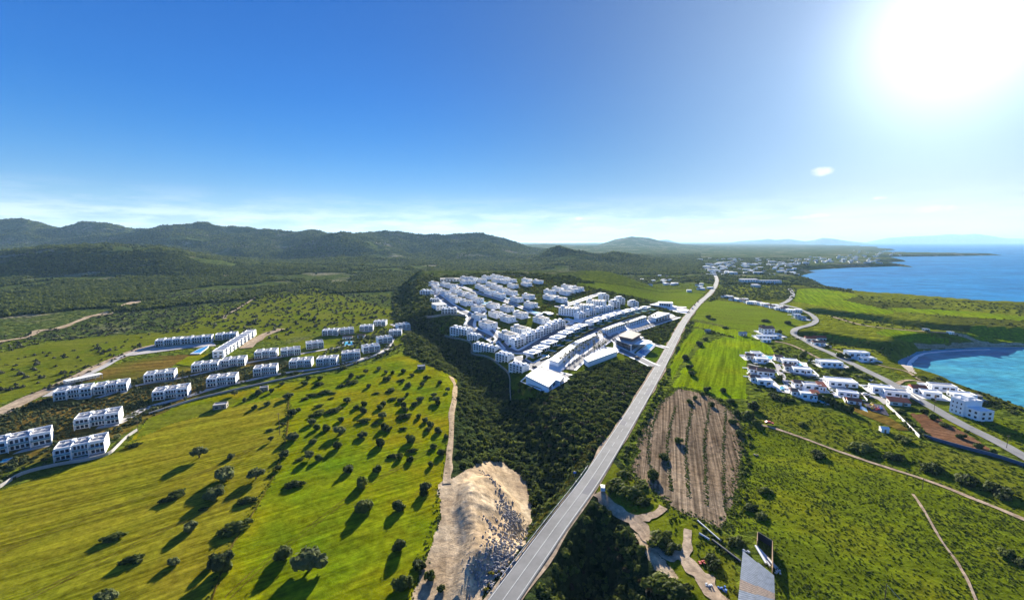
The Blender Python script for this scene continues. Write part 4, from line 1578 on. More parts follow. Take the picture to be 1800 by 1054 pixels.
TOWN2 = [(1023, 560, 'first'), (1041, 554, 'second'), (1058, 549.5, 'third'), (1072, 547.5, 'fourth')]
for px, py, w in TOWN2:
    o = copy_tree(tp2)
    p = cast1(px, py)
    o.location = p
    o.rotation_euler = (0, 0, R(35))
    o.scale = (.68, .68, .66)
    EST_XY.append((p.x, p.y, 12))
    tag(o, 'white town house, %s beyond the roundabout along the upper bungalow street' % w, 'town house', 'town houses beyond the roundabout')
cube = town_proto(2, 5.0, 10, 8.0)
for i, (px, py, lab) in enumerate([(1064, 529, 'tall white cube house by the grey eastern street end'), (1083, 541, 'white cube house in the middle behind the bungalows'), (1092, 534.5, 'white cube house on the lawn behind the bungalows'), (1116, 541, 'rightmost white cube house beside the hedge')]):
    o = cube if i == 0 else copy_tree(cube)
    p = cast1(px, py)
    o.location = p
    o.rotation_euler = (0, 0, R(25))
    EST_XY.append((p.x, p.y, 12))
    tag(o, lab, 'house', 'white cube houses near the hedge')


# --- bungalows with pools
def bungalow_proto():
    root = empty('bungalow')
    b = MB()
    b.box(-6, 6, -5, 5, -2, 3.6)
    b.box(-8.5, -6, -3.2, 3.2, -2, 3.0)
    b.build('wall', 'white_render', root)
    r = MB()
    r.box(-6.6, 7.4, -5.8, 5.6, 3.62, 4.0)
    r.box(-9, -6.62, -3.6, 3.6, 3.02, 3.3)
    r.box(-2.5, 2.5, -2, 2.2, 4.02, 4.9)
    r.build('roof', 'roof_white', root)
    g = MB()
    windows(g, -5.5, 5.5, -5, .1, 3.4, 3, 1, .7, .75)
    windows(g, -4.5, 4.5, 6, .1, 3.4, 2, 1, .7, .75, axis='y', sgn=1)
    g.build('window', 'window_glass', root, kind='stuff')
    t = MB()
    t.box(-8, 12, -14, 6, -2, -.1)
    t.build('terrace', 'lawn', root)
    h = MB()
    h.box(-8.4, 12.4, -14.4, -14, -2, 1.1)
    h.box(12, 12.4, -14, 6, -2, 1.1)
    h.build('hedge', 'dark_leaves', root)
    return remember(root)


bg_ = bungalow_proto()
BUN = [(936, 626), (951, 617), (965, 608), (980, 599), (994, 590.5), (1007, 583.5), (1020, 578)]
BUN2 = [(1041, 570), (1054, 565), (1069, 560.5), (1081, 556.5), (1095, 553), (1106, 550), (1118, 547), (1134, 544.5)]
wpool = None
for row, lst in (('lower', BUN), ('upper', BUN2)):
    for i, (px, py) in enumerate(lst):
        o = bg_ if row == 'lower' and i == 0 else copy_tree(bg_)
        p = cast1(px, py)
        o.location = (p.x, p.y, p.z + .4)
        yaw = R(52)
        o.rotation_euler = (0, 0, yaw)
        EST_XY.append((p.x, p.y, 16))
        tag(o, 'low white bungalow, %s from the near end of the %s pool row' % (NTH[i], row), 'bungalow', 'white bungalows in the %s pool row' % row)
        # pool in the garden
        c, s = math.cos(yaw), math.sin(yaw)
        q = Vector((p.x + c * 8.5 + s * 9.0, p.y + s * 8.5 - c * 9.0, p.z + .45))
        w = empty('swimming_pool', q, yaw, 'turquoise pool of the %s bungalow in the %s row' % (NTH[i], row), 'swimming pool', 'bungalow pools in the %s row' % row)
        k = MB()
        k.box(-3.4, 3.4, -4.6, 4.6, -2, -.04)
        k.build('coping', 'white_paving', w)
        k = MB()
        k.box(-2.6, 2.6, -3.8, 3.8, -.03, .04)
        k.build('water', 'pool_water', w)


# --- long flat halls, from the four roof corners
def hall(pxroof, hh, label, glazing=True, side=None):
    W = cast(pxroof, hh)
    c = W.mean(0)
    z0 = float(H(W[:, 0], W[:, 1]).mean())
    o = empty('retail_hall', (c[0], c[1], z0), 0, label, 'hall', 'flat-roofed white halls of the estate')
    poly = [(w[0] - c[0], w[1] - c[1]) for w in W]
    mb = MB()
    mb.prism([(x * .985, y * .985) for x, y in poly], -4, hh - .6)
    mb.build('wall', 'white_render', o)
    mb = MB()
    mb.prism(poly, hh - .59, hh)
    mb.build('roof', 'roof_white', o)
    mb = MB()
    mb.prism([(x * .988, y * .988) for x, y in poly], hh - 1.15, hh - .95)
    mb.build('shadow_gap', 'dark_metal', o)
    if side is not None:
        g = MB()
        for i, j in side:
            a, b = Vector(poly[i]), Vector(poly[j])
            d = b - a
            n = max(2, int(d.length / 8))
            nn = Vector((d.y, -d.x)).normalized()
            if nn.dot((a + b) / 2) < 0:
                nn = -nn
            for k in range(n):
                s, e = a * .985 + d * .985 * ((k + .15) / n), a * .985 + d * .985 * ((k + .85) / n)
                g.prism([tuple(s + nn * .05), tuple(e + nn * .05), tuple(e - nn * .1), tuple(s - nn * .1)], .1, hh * .68)
        g.build('shop_window', 'window_glass', o, kind='stuff')
    for w in np.linspace(0, 1, 6):
        EST_XY.append((W[0][0] * (1 - w) + W[2][0] * w, W[0][1] * (1 - w) + W[2][1] * w, 16))
    return o


hall([(924, 664.2), (964.2, 679), (977, 666.3), (984.6, 669), (992, 660.4), (955.6, 649.3), (953, 651), (942, 647.6)], 3.8, 'largest white hall, L-shaped, at the near corner of the estate', side=[(1, 2), (3, 4)])
hall([(965, 632.2), (981.7, 637.7), (1012, 607.8), (1002, 603.5)], 3.8, 'long white hall nearest the L-shaped hall, behind palms')
hall([(1009.4, 602.4), (1017.5, 605), (1051.8, 586), (1042.8, 583.6)], 3.8, 'long white hall, second along the palm plaza')
hall([(1058, 578), (1067, 581), (1099, 567.5), (1091, 565)], 3.8, 'long white hall, third along the palm plaza, past the crossroads')
hall([(1098.6, 564.6), (1106, 566.7), (1137, 557.5), (1131, 554.6)], 3.8, 'long white hall, fourth along the palm plaza')
hall([(1138.5, 554.6), (1152.7, 559), (1178, 552), (1156, 547.4)], 5.5, 'wide white hall with glazed front at the far plaza end', side=[(1, 2)])
hall([(1025.6, 629.5), (1033.7, 635.8), (1085, 616.8), (1060, 612)], 4.5, 'wedge-shaped white hall standing against the dark woodland')

# --- brown-roofed club house, pool deck
def club():
    W = cast([(1082, 606), (1109, 619), (1131, 603), (1105, 594)])
    c = W.mean(0)
    z0 = float(H(W[:, 0], W[:, 1]).mean())
    o = empty('club_house', (c[0], c[1], z0), 0, 'dark glazed club house with brown flat roofs and curved white canopy', 'club house')
    poly = [(w[0] - c[0], w[1] - c[1]) for w in W]
    mb = MB()
    mb.prism([(x * .96, y * .96) for x, y in poly], -3, 5.4)
    mb.build('glazed_wall', 'window_glass', o)
    mb = MB()
    mb.prism(poly, 5.41, 5.9)
    mb.build('terrace_slab', 'roof_grey', o)
    mb = MB()
    a, b, cc, d = [Vector(p) for p in poly]
    inner = [a * .75 + cc * .02, b * .55 + cc * .1, cc * .72, d * .92]
    mb.prism([tuple(v) for v in inner], 5.92, 8.6)
    up = mb.build('upper_floor', 'roof_brown', o)
    mb = MB()
    mb.prism([tuple(v * 1.14) for v in inner], 8.62, 9.2)
    mb.build('roof', 'roof_brown', o)
    mb = MB()
    e = (b + cc) / 2
    r = (b - cc).length * .33
    base = math.atan2((b - cc).y, (b - cc).x)
    pts = [tuple(e + Vector((math.cos(base + t) * r, math.sin(base + t) * r * .8))) for t in np.linspace(0, math.pi, 14)]
    if (Vector(pts[7]) - e).dot(e) < 0:
        pts = [tuple(e + Vector((math.cos(base - t) * r, math.sin(base - t) * r * .8))) for t in np.linspace(0, math.pi, 14)]
    mb.prism(pts, 4.6, 5.38)
    mb.build('canopy', 'roof_white', o)
    mb = MB()
    for p in poly:
        mb.box(p[0] * .99 - .3, p[0] * .99 + .3, p[1] * .99 - .3, p[1] * .99 + .3, -3, 5.4)
    mb.build('column', 'white_render', o, kind='stuff')
    for w in W:
        EST_XY.append((w[0], w[1], 10))
    EST_XY.append((c[0], c[1], 22))


club()
pool([(1122, 620), (1131, 625), (1149, 608), (1140, 604)], 'pale rectangular club pool between the club house and lawn', water='deep_pool_water', lift_=.7)
fs = empty('filling_station', label='white building with dark window band on the pad beside the main road', cat='filling station')
m, yaw, ln = edge_place(1157.7, 538, 1182, 541.5)
fs.location, fs.rotation_euler = m, (0, 0, yaw)
b = MB()
b.box(-ln / 2, ln / 2, 0, 14, -2, 6)
b.build('wall', 'white_render', fs)
b = MB()
b.box(-ln / 2 - .6, ln / 2 + .6, -.8, 14.4, 6.02, 6.6)
b.build('roof', 'roof_white', fs)
b = MB()
windows(b, -ln / 2 + 1, ln / 2 - 3, 0, .5, 5.4, 5, 1, .75, .9)
b.build('window', 'window_glass', fs, kind='stuff')
cn = empty('station_canopy', label='low canopy with red edge between the white station and main road', cat='canopy')
cn.location = cast1(1196, 545.5)
cn.rotation_euler = (0, 0, yaw)
b = MB()
b.box(-8, 8, -4, 4, 4.6, 5.2)
b.build('roof', 'roof_white', cn)
b = MB()
b.box(-8.1, 8.1, -4.1, -4.01, 4.5, 5.0)
b.build('fascia', 'red_paint', cn)
for x in (-6, 6):
    b = MB()
    b.box(x - .3, x + .3, -.3, .3, -.5, 4.59)
    b.build('post', 'steel', cn)
cl = simple_house('club_house', 34, 16, 5, 'low beige clubhouse with open roof at the estate top left', 'club house', body='warm_render', roofm='roof_deck', cols=6)
cl.location = cast1(791, 495)
cl.rotation_euler = (0, 0, R(8))
k = MB()
k.box(-8, 8, 5, 11, 5.12, 6.2)
k.build('roof_light', 'dark_metal', cl)
for i, (q, lab) in enumerate([([(868, 517), (878, 512), (886, 514), (876, 520)], 'turquoise pool between blocks high on the estate slope'), ([(846, 537), (852, 534), (862, 530), (856, 536)], 'turquoise pool beside the block below the central pools'),
                              ([(889, 525), (897, 522), (901, 524), (893, 527)], 'small turquoise pool in the estate centre'), ([(928, 549), (932, 546), (952, 552), (948, 555)], 'long turquoise pool by the square olive grove'),
                              ([(992, 561), (998, 559), (1006, 563), (1001, 566)], 'pale turquoise pool beside the roundabout square'), ([(955, 549), (962, 548), (972, 552), (965, 554)], 'small turquoise pool at the grove corner')]):
    pool(q, lab, 'communal pools on the estate', lift_=.3)
# roundabout
rb = empty('roundabout_island', cast1(1014, 569), 0, 'round white kerbed island at the estate junction', 'roundabout')
k = MB()
k.prism([(math.cos(t) * 5, math.sin(t) * 5) for t in np.linspace(0, 2 * math.pi, 20)[:-1]], -.5, .75)
k.build('kerb', 'white_paving', rb)
k = MB()
k.prism([(math.cos(t) * 3.6, math.sin(t) * 3.6) for t in np.linspace(0, 2 * math.pi, 20)[:-1]], .76, .95)
k.build('planting', 'dark_leaves', rb)

# --- houses on the right
RH = [  # px, py, length, depth, height, yaw, roof, roof material, body, label
    (1331, 626.5, 9, 7, 3.4, -12, 'flat', 'roof_grey', 'white_render', 'white arched house at the top of the walled villa estate'),
    (1319, 631, 7, 6, 3.2, -12, 'gable', 'roof_tile', 'warm_render', 'small brown-roofed house at the upper left estate corner'),
    (1340, 637, 11, 7, 3.4, -16, 'flat', 'roof_white', 'white_render', 'white house with arches under the upper pool'),
    (1369, 633, 6, 6, 3.2, -20, 'gable', 'roof_tile', 'warm_render', 'brown-roofed house beside the villa estate lane top'),
    (1389, 640.5, 13, 7, 3.6, -20, 'flat', 'roof_white', 'white_render', 'white house immediately left of the central terrace pool'),
    (1388, 650, 8, 6, 3.2, -20, 'gable', 'roof_tile', 'warm_render', 'beige house with pergola below the central white house'),
    (1411, 656.5, 14, 7, 3.8, -20, 'flat', 'roof_white', 'white_render', 'long white house with pointed roof line below the central pool'),
    (1325, 655, 7, 6, 3.2, -15, 'gable', 'roof_tile', 'white_render', 'brown-roofed house on the left side of the middle lane'),
    (1346, 660, 13, 7, 3.4, -22, 'gable', 'roof_tile', 'white_render', 'white gabled house with curving roof in the middle lane'),
    (1328, 671, 7, 6, 3.4, -15, 'gable', 'roof_tile', 'white_render', 'pinkish-roofed house at the lower left estate edge'),
    (1345, 677, 11, 8, 3.8, -15, 'flat', 'roof_white', 'white_render', 'white house left of the lowest left pool'),
    (1405, 680, 7, 6, 3.2, -15, 'gable', 'roof_tile', 'white_render', 'brown-roofed house at the lower lane corner'),
    (1428, 685, 12, 7, 3.8, -17, 'flat', 'roof_grey', 'white_render', 'white blue-shaded house between brown and red roofs'),
    (1446, 687, 5, 7, 3.4, -17, 'mono', 'roof_red', 'white_render', 'red sloping roof house at the row end by the hedge'),
    (1401, 695, 7, 6, 3.0, -15, 'gable', 'roof_tile', 'white_render', 'small brown-roofed house at the front row start'),
    (1421, 701, 10, 7, 3.8, -17, 'flat', 'roof_white', 'white_render', 'white house in the front row left of the red roof'),
    (1436, 703, 5, 7, 3.4, -17, 'mono', 'roof_red', 'white_render', 'red sloping roof house directly above the front pool'),
    (1462, 644, 19, 9, 3.8, -10, 'flat', 'roof_white', 'white_render', 'wide white courtyard villa by the coast road'),
    (1443, 599.5, 13, 8, 4.0, -10, 'gable', 'roof_red', 'white_render', 'red-roofed house at the coast road bend'),
    (1426, 600, 10, 7, 3.4, -15, 'gable', 'roof_red', 'warm_render', 'red-roofed house left of the coast road bend house'),
    (1441, 607.5, 11, 7, 3.2, -12, 'gable', 'roof_tile', 'white_render', 'red-brown roofed house in front of the bend houses'),
    (1352, 587, 14, 10, 6.5, 0, 'gable', 'roof_tile', 'white_render', 'tall white two-storey house above the crop fields'),
    (1350, 595, 22, 6, 3.0, -8, 'flat', 'roof_white', 'white_render', 'long low white building below the tall two-storey house'),
    (1307, 590, 8, 5, 3.0, -5, 'gable', 'roof_grey', 'warm_render', 'small hut on the edge of the bright crop field'),
    (1348, 601.5, 9, 5, 2.8, -8, 'flat', 'roof_white', 'white_render', 'tiny white shed below the long low building'),
    (1245, 584, 6, 4, 2.6, 0, 'gable', 'roof_grey', 'stone_wall', 'small stone hut among the crop field hedges'),
    (1503, 629, 12, 8, 5.6, -8, 'flat', 'roof_white', 'white_render', 'white terraced villa above the beach track, leftmost'),
    (1518, 629, 11, 8, 5.0, -8, 'flat', 'roof_white', 'white_render', 'white terraced villa above the beach track, rightmost'),
    (1526, 635, 11, 6, 3.2, -8, 'flat', 'roof_white', 'white_render', 'long white terrace building below the beach villas'),
    (1482, 680, 20, 11, 3.8, -18, 'flat', 'roof_white', 'white_render', 'large white courtyard villa with blue shaded front'),
    (1491, 697, 13, 5, 3.0, -25, 'flat', 'roof_white', 'white_render', 'long white garage block beside the parked white car'),
    (1553, 691, 14, 8, 3.8, -22, 'flat', 'roof_white', 'white_render', 'white villa on the near side of the coast road'),
    (1577, 698, 15, 7, 3.6, -25, 'flat', 'roof_grey', 'white_render', 'long teal-shaded white building right of the roadside villa'),
    (1582, 713, 12, 5, 2.6, -20, 'mono', 'roof_red', 'warm_render', 'low red-roofed shed by the brown plot'),
    (1502, 711, 8, 5, 2.6, -28, 'gable', 'roof_red', 'white_render', 'little red-roofed pool house on the olive lawn'),
    (1617, 691, 9, 7, 3.4, -22, 'gable', 'roof_red', 'white_render', 'bright red-roofed wing of the seaside villa'),
    (1639, 699, 11, 7, 3.6, -22, 'flat', 'roof_white', 'white_render', 'white boxy villa beyond the coast road, right of red roof'),
    (1660, 686, 16, 7, 3.2, -18, 'flat', 'roof_grey', 'white_render', 'grey-white house on the bluff edge over the bay'),
    (1697, 702, 14, 7, 3.2, -15, 'flat', 'roof_white', 'white_render', 'low white house with blue front near the bay bluff'),
    (1715, 703, 8, 5, 2.8, -15, 'flat', 'roof_grey', 'stone_wall', 'dark low outbuilding near the bay bluff'),
    (1402, 556, 10, 6, 3.2, 0, 'flat', 'roof_white', 'white_render', 'small white house beside trees under the coast road curve'),
    (1410, 562, 12, 7, 3.2, -6, 'gable', 'roof_grey', 'warm_render', 'grey-roofed house in the coast road loop'),
    (1368, 592, 8, 6, 2.8, -5, 'flat', 'roof_white', 'warm_render', 'beige flat house right of the tall two-storey house'),
    (1673, 587.5, 6, 4, 2.6, 0, 'flat', 'roof_white', 'white_render', 'lone small white hut on the coastal track'),
    (1630, 581.5, 6, 4, 2.2, 0, 'flat', 'roof_white', 'warm_render', 'tiny pale hut beside the coastal scrub track'),
]
def cat_court(lab):
    return not any(w in lab for w in ('hut', 'shed', 'outbuilding', 'pool house'))


for px, py, lx, d, hh, yw, rf, rm, bm, lab in RH:
    lx, hh = lx * .86, hh * .88
    o = simple_house('house', lx, d, hh, lab, 'house', 'houses on the coast side', rf, bm, rm, cols=max(2, int(lx / 3.5)), rows=2 if hh > 5 else 1, court=cat_court(lab))
    p = cast1(px, py)
    o.location = p
    o.rotation_euler = (0, 0, R(yw))
    EST_XY.append((p.x, p.y + d / 2, max(lx, d) * .8))
# the tall white building by the coast road
tw = empty('seaside_building', label='tall white three-storey building with lower wing beside the coast road', cat='building')
m, yaw, ln = edge_place(1668, 723, 1692, 732)
tw.location, tw.rotation_euler = m, (0, 0, yaw)
b = MB()
b.box(-ln / 2, ln / 2, 0, 11, -2, 8.5)
parapet(b, -ln / 2, ln / 2, 0, 11, 8.5, .9, .3)
b.build('wall', 'white_render', tw)
b = MB()
b.box(ln / 2 + .01, ln / 2 + 7, 1.5, 10, -2, 6)
b.build('side_wing', 'white_render', tw)
b = MB()
windows(b, -ln / 2 + .4, ln / 2 - .4, 0, .5, 8.2, 3, 3, .3, .4)
windows(b, 2, 9.5, ln / 2 + 7, .5, 5.6, 2, 2, .4, .5, axis='y', sgn=1)
windows(b, ln / 2 + .5, ln / 2 + 6.5, 1.5, .5, 5.6, 2, 2, .4, .5)
b.build('window', 'window_glass', tw, kind='stuff')
b = MB()
b.box(-2, 2, 4, 8, 8.52, 11)
b.build('stair_head', 'white_render', tw)
for q, lab in [([(1342, 630), (1355, 632.5), (1359, 628), (1346, 625.5)], 'turquoise pool at the villa estate top'), ([(1399, 643), (1410, 645.5), (1414, 640.5), (1402, 637.5)], 'turquoise pool on the central white terrace'),
               ([(1370, 684), (1379, 687), (1379, 681.5), (1372, 680)], 'turquoise pool on the paved corner terrace'), ([(1440, 706), (1454, 710), (1455, 705.5), (1443, 702)], 'bright blue pool at the front row end'),
               ([(1513, 719), (1524, 723.5), (1522, 718), (1513, 714)], 'narrow blue pool beside the playground')]:
    pool(q, lab, 'pools of the coast side villas', lift_=.35)
sheet('terrace', 'warm_render', [(1362, 678), (1384, 677), (1388, 692), (1366, 688)], .25)
sheet('terrace', 'warm_render', [(1398, 646), (1402, 636), (1418, 638), (1424, 654)], .25)
sheet('terrace', 'warm_render', [(1448, 712), (1455, 702), (1462, 712)], .25)
pg = empty('playground', label='dark-floored playground with red and blue play equipment', cat='playground')
W = cast([(1517, 707), (1552, 712), (1563, 731), (1531, 722)])
c = W.mean(0)
pg.location = c
k = MB()
k.prism([(w[0] - c[0], w[1] - c[1]) for w in W], -1.5, .3)
k.build('floor', 'play_rubber', pg)
rr = random.Random(3)
for i in range(9):
    t, u = rr.uniform(-.3, .3), rr.uniform(-.3, .3)
    x = (W[1][0] - W[0][0]) * t + (W[3][0] - W[0][0]) * u
    yv = (W[1][1] - W[0][1]) * t + (W[3][1] - W[0][1]) * u
    k = MB()
    s = rr.uniform(.5, 1.1)
    k.box(x - s, x + s, yv - s * .7, yv + s * .7, .31, .9)
    k.tube([(x - s, yv, .9), (x, yv, 2.2), (x + s, yv, .9)], .18, 5)
    k.build('play_frame', ['red_paint', 'blue_paint', 'yellow_paint'][i % 3], pg)
sheet('lawn', 'olive_soil', [(1482, 697), (1510, 704), (1532, 724), (1562, 733), (1600, 757), (1580, 756), (1530, 735), (1490, 718)], .14)
ht_ = empty('white_hut', cast1(1556, 760.5), R(-20), 'tiny white hut alone in the rough grass', 'hut')
k = MB()
k.box(-1.7, 1.7, 0, 3, -.5, 2.2)
k.build('wall', 'white_render', ht_)
k = MB()
k.gable(-1.9, 1.9, -.2, 3.2, 2.21, 3.0)
k.build('roof', 'roof_white', ht_)
k = MB()
k.box(-.4, .4, -.06, -.01, 0, 1.8)
k.build('door', 'timber', ht_)
rh = simple_house('stone_hut', 7, 5, 2.4, 'ruined pale stone hut at the meadow edge by two trees', 'hut', body='stone_wall', roofm='roof_grey', cols=2)
rh.location = cast1(386, 719)
rh.rotation_euler = (0, 0, R(20))
rh = simple_house('stone_hut', 6, 4, 2.4, 'small grey hut by the scrub at the field top corner', 'hut', body='stone_wall', roofm='roof_white', cols=2)
rh.location = cast1(741, 649)
rh.rotation_euler = (0, 0, R(15))
rh = simple_house('stone_hut', 5, 4, 2.2, 'low grey stone hut between trees on the meadow', 'hut', body='stone_wall', roofm='roof_grey', cols=2)
rh.location = cast1(464, 687)
rh.rotation_euler = (0, 0, R(25))

# --- far towns : small white houses of four kinds, shared meshes
far_protos = []
for lx, d, hh, rm in ((16, 12, 7, 'roof_white'), (24, 12, 6, 'roof_white'), (14, 12, 6, 'roof_tile'), (34, 14, 9, 'roof_white')):
    b = MB()
    b.box(-lx / 2, lx / 2, 0, d, -6, hh)
    me1 = b.mesh('wall', ['white_render'])
    b = MB()
    if rm == 'roof_tile':
        b.gable(-lx / 2 - .4, lx / 2 + .4, -.4, d + .4, hh + .02, hh + 3)
    else:
        b.box(-lx / 2 - .3, lx / 2 + .3, -.3, d + .3, hh + .02, hh + .7)
    me2 = b.mesh('roof', [rm])
    b = MB()
    windows(b, -lx / 2 + .5, lx / 2 - .5, 0, .5, hh, max(3, int(lx / 5)), 2, .5, .5, .15)
    me3 = b.mesh('window', ['window_glass'])
    far_protos.append((me1, me2, me3))
rr = random.Random(11)
CLUS = [  # px range, py range, count, label, group
    ((1240, 1400), (464, 484), 70, 'small white house in the town beyond the scrub plain', 'white houses of the nearer town'),
    ((1260, 1420), (455, 467), 60, 'tiny white house in the town behind the nearer town', 'white houses of the middle town'),
    ((1405, 1550), (449, 463), 70, 'tiny white house on the far shore of the bay', 'white houses on the far shore'),
    ((1230, 1300), (452, 470), 14, 'tiny white house among trees left of the town', 'white houses left of the town'),
    ((1490, 1600), (440, 449), 20, 'minute pale house on the farthest low headland', 'pale houses on the farthest headland'),
    ((1128, 1190), (485, 503), 16, 'small pale house in the scrub beyond the green orchard', 'pale houses beyond the orchard'),
    ((1200, 1250), (492, 514), 8, 'small pale shed left of the main road bends', 'pale sheds by the road bends'),
]
pts, meta = [], []
for (xa, xb), (ya, yb), n, lab, grp in CLUS:
    for i in range(n):
        px = rr.uniform(xa, xb)
        py = ya + (yb - ya) * rr.random() ** 0.8
        pts.append((px, py))
        meta.append((lab, grp))
STRIP = [(1275 + i * 4.9 + rr.uniform(-1.5, 1.5), 524 + i * 1.02 + rr.uniform(-2.2, 1.5)) for i in range(27)]
NTH2 = NTH + ['fourteenth', 'fifteenth', 'sixteenth', 'seventeenth', 'eighteenth', 'nineteenth', 'twentieth', 'twenty-first', 'twenty-second', 'twenty-third', 'twenty-fourth', 'twenty-fifth', 'twenty-sixth', 'twenty-seventh']
ns = len(meta)
for p in sorted(STRIP):
    pts.append(p)
    meta.append(('small pale building, %s from left in the strip above the olive-green field' % NTH2[len(meta) - ns], 'pale buildings of the roadside strip'))
W = cast(pts)
for (w, (lab, grp), q) in zip(W, meta, pts):
    if w[2] < SEA + 2:
        continue
    kind = rr.choice([0, 0, 1, 2, 3 if 'town' in lab else 0])
    o = empty('distant_house', w, rr.uniform(-.5, .4), lab, 'house', grp)
    s = 0.72 if w[1] > 1300 else 0.55
    o.scale = (s, s, s)
    link('wall', far_protos[kind][0], o)
    link('roof', far_protos[kind][1], o)
    if w[1] < 2600:
        link('window', far_protos[kind][2], o, kind='stuff')
hb_ = [(1318, 498, 40, 9, 'large slanted grey-blue building amid the coastal trees'), (1345, 499, 26, 8, 'white hotel-like building left of the coast road curve'), (1364, 499, 26, 8, 'white building right of the hotel-like building'), (1331, 505, 14, 5, 'small pale house under the slanted grey building')]
for px, py, lx, hh, lab in hb_:
    o = simple_house('lodge', lx, 14, hh, lab, 'building', 'buildings amid the coastal trees', 'mono' if 'slanted' in lab else 'flat', 'white_render', 'roof_grey', 6, 2)
    o.location = cast1(px, py)

# ---------------------------------------------------------------- road furniture, vehicles, shed
def road_at(px, py):
    p = cast1(px, py)
    i = min(range(len(RXY)), key=lambda k: (RXY[k][0] - p.x) ** 2 + (RXY[k][1] - p.y) ** 2)
    a, b = Vector(RXY[max(0, i - 1)]), Vector(RXY[min(len(RXY) - 1, i + 1)])
    return p, (b - a).normalized()


gr = empty('guard_rail', cast1(975, 915), 0, 'steel guard rail along the left edge of the main road', 'guard rail')
g0 = gr.location
seg = [p for p in resample(ROADXY, 3.0) if 112 < p.y < 180]
mb = MB()
pts3 = []
for i, p in enumerate(seg):
    d = (seg[min(i + 1, len(seg) - 1)] - seg[max(i - 1, 0)]).normalized()
    q = p - Vector((d.y, -d.x)) * 4.5
    pts3.append(Vector((q.x - g0.x, q.y - g0.y, hz(p.x, p.y) + 0.72 - g0.z)))
for i in range(len(pts3) - 1):
    a, b = pts3[i], pts3[i + 1]
    d = (b - a).normalized()
    nn = Vector((d.y, -d.x, 0)) * .06
    k = len(mb.v)
    for v in (a, b):
        for s in (-1, 1):
            for zz in (-.14, .14):
                mb.v.append(tuple(v + nn * s + Vector((0, 0, zz))))
    for f in ((0, 1, 5, 4), (2, 6, 7, 3), (1, 3, 7, 5), (0, 4, 6, 2)):
        mb.f.append(tuple(k + j for j in f))
        mb.m.append(0)
mb.build('rail', 'roof_grey', gr)
post = MB()
post.box(-.08, .08, -.08, .08, -1.8, .2)
pm = post.mesh('post', ['steel'])
for v in pts3[::2]:
    o = link('post', pm, gr)
    o.location = v

CARS = {}


def car(px, py, paint, label, yaw=None, kind='car', group=None):
    p = cast1(px, py)
    if yaw is None:
        p, d = road_at(px, py)
        yaw = math.atan2(d.y, d.x)
    o = empty('parked_car' if kind == 'parked' else 'car', (p.x, p.y, hz(p.x, p.y) + lift(p.y, .28)), yaw, label, 'car', group)
    key = paint
    if key not in CARS:
        b = MB()
        prof = [(-2.1, .35), (2.1, .35), (2.15, .75), (1.1, .95), (.5, 1.45), (-1.2, 1.5), (-1.9, .98), (-2.15, .9)]
        k = len(b.v)
        for yv in (-.86, .86):
            for x, z in prof:
                b.v.append((x, yv * (.86 if z > 1.2 else 1), z))
        n = len(prof)
        for i in range(n):
            j = (i + 1) % n
            b.f.append((k + i, k + n + i, k + n + j, k + j))
            b.m.append(0)
        b.f += [tuple(range(k, k + n)), tuple(range(k + 2 * n - 1, k + n - 1, -1))]
        b.m += [0, 0]
        body = b.mesh('body', [paint])
        g = MB()
        g.box(-1.05, .45, -.80, .80, 1.0, 1.40)
        g.v = [(x + (.35 if z < 1.2 and x > 0 else (-.4 if z < 1.2 else 0)), yv * (1.05 if z < 1.2 else .99), z) for x, yv, z in g.v]
        gm = g.mesh('window', ['window_glass'])
        w = MB()
        w.tube([(0, -.12, 0), (0, .12, 0)], .33, 10)
        wm = w.mesh('wheel', ['rubber'])
        CARS[key] = (body, gm, wm)
    body, gm, wm = CARS[key]
    link('body', body, o)
    link('window', gm, o)
    for x in (-1.35, 1.35):
        for yv in (-.78, .78):
            link('wheel', wm, o).location = (x, yv, .33)
    return o


car(1059.5, 861, 'silver_paint', 'silver-blue car parked on the earth verge beside the road', R(80), 'parked')
car(1226.5, 531, 'rubber', 'dark car on the main road, farthest of three together', None, 'car', 'cars on the main road')
car(1221, 537, 'rubber', 'dark car on the main road, middle of three together', None, 'car', 'cars on the main road')
car(1217, 543, 'blue_paint', 'dark blue car on the main road, nearest of three together', None, 'car', 'cars on the main road')
car(1254, 504, 'rubber', 'dark car on the distant bend of the main road', None, 'car', 'cars on the main road')
car(1522, 695, 'white_paint', 'white car parked on the concrete drive beside the long garage', R(-25), 'parked')
car(1352, 745.5, 'red_paint', 'red and white car at the start of the pale track', R(-20), 'parked')
car(940, 646, 'rubber', 'dark car on the street behind the L-shaped hall', R(30), 'car')
car(1120, 630, 'rubber', 'dark car on the lane along the woodland top edge', R(-40), 'car')
car(1071, 591.5, 'white_paint', 'white car on the crossroads by the plaza palms', R(-30), 'car')
car(1448, 610, 'silver_paint', 'grey car outside the red-roofed bend houses', R(-25), 'parked')

sgn = empty('road_sign', cast1(1010, 838), 0, 'small blue road sign on the left verge of the main road', 'sign')
k = MB()
k.tube([(0, 0, -.5), (0, 0, 2.6)], .05, 6)
k.build('post', 'steel', sgn)
k = MB()
k.box(-.6, .6, -.09, -.055, 1.7, 2.6)
k.build('panel', 'blue_paint', sgn)


def pole(px, py, h, label, r=.14, brace=None, arm=True):
    p = cast1(px, py)
    o = empty('utility_pole', p, 0, label, 'pole')
    k = MB()
    k.tube([(0, 0, -.5), (0, 0, h)], [r, r * .65], 7)
    k.build('mast', 'bark', o)
    if arm:
        k = MB()
        k.box(-.9, .9, -.06, .06, h - .6, h - .45)
        k.build('crossarm', 'timber', o)
    if brace:
        k = MB()
        k.tube([(0, 0, h - .3), brace], .05, 5)
        k.build('stay', 'steel', o)
    return o


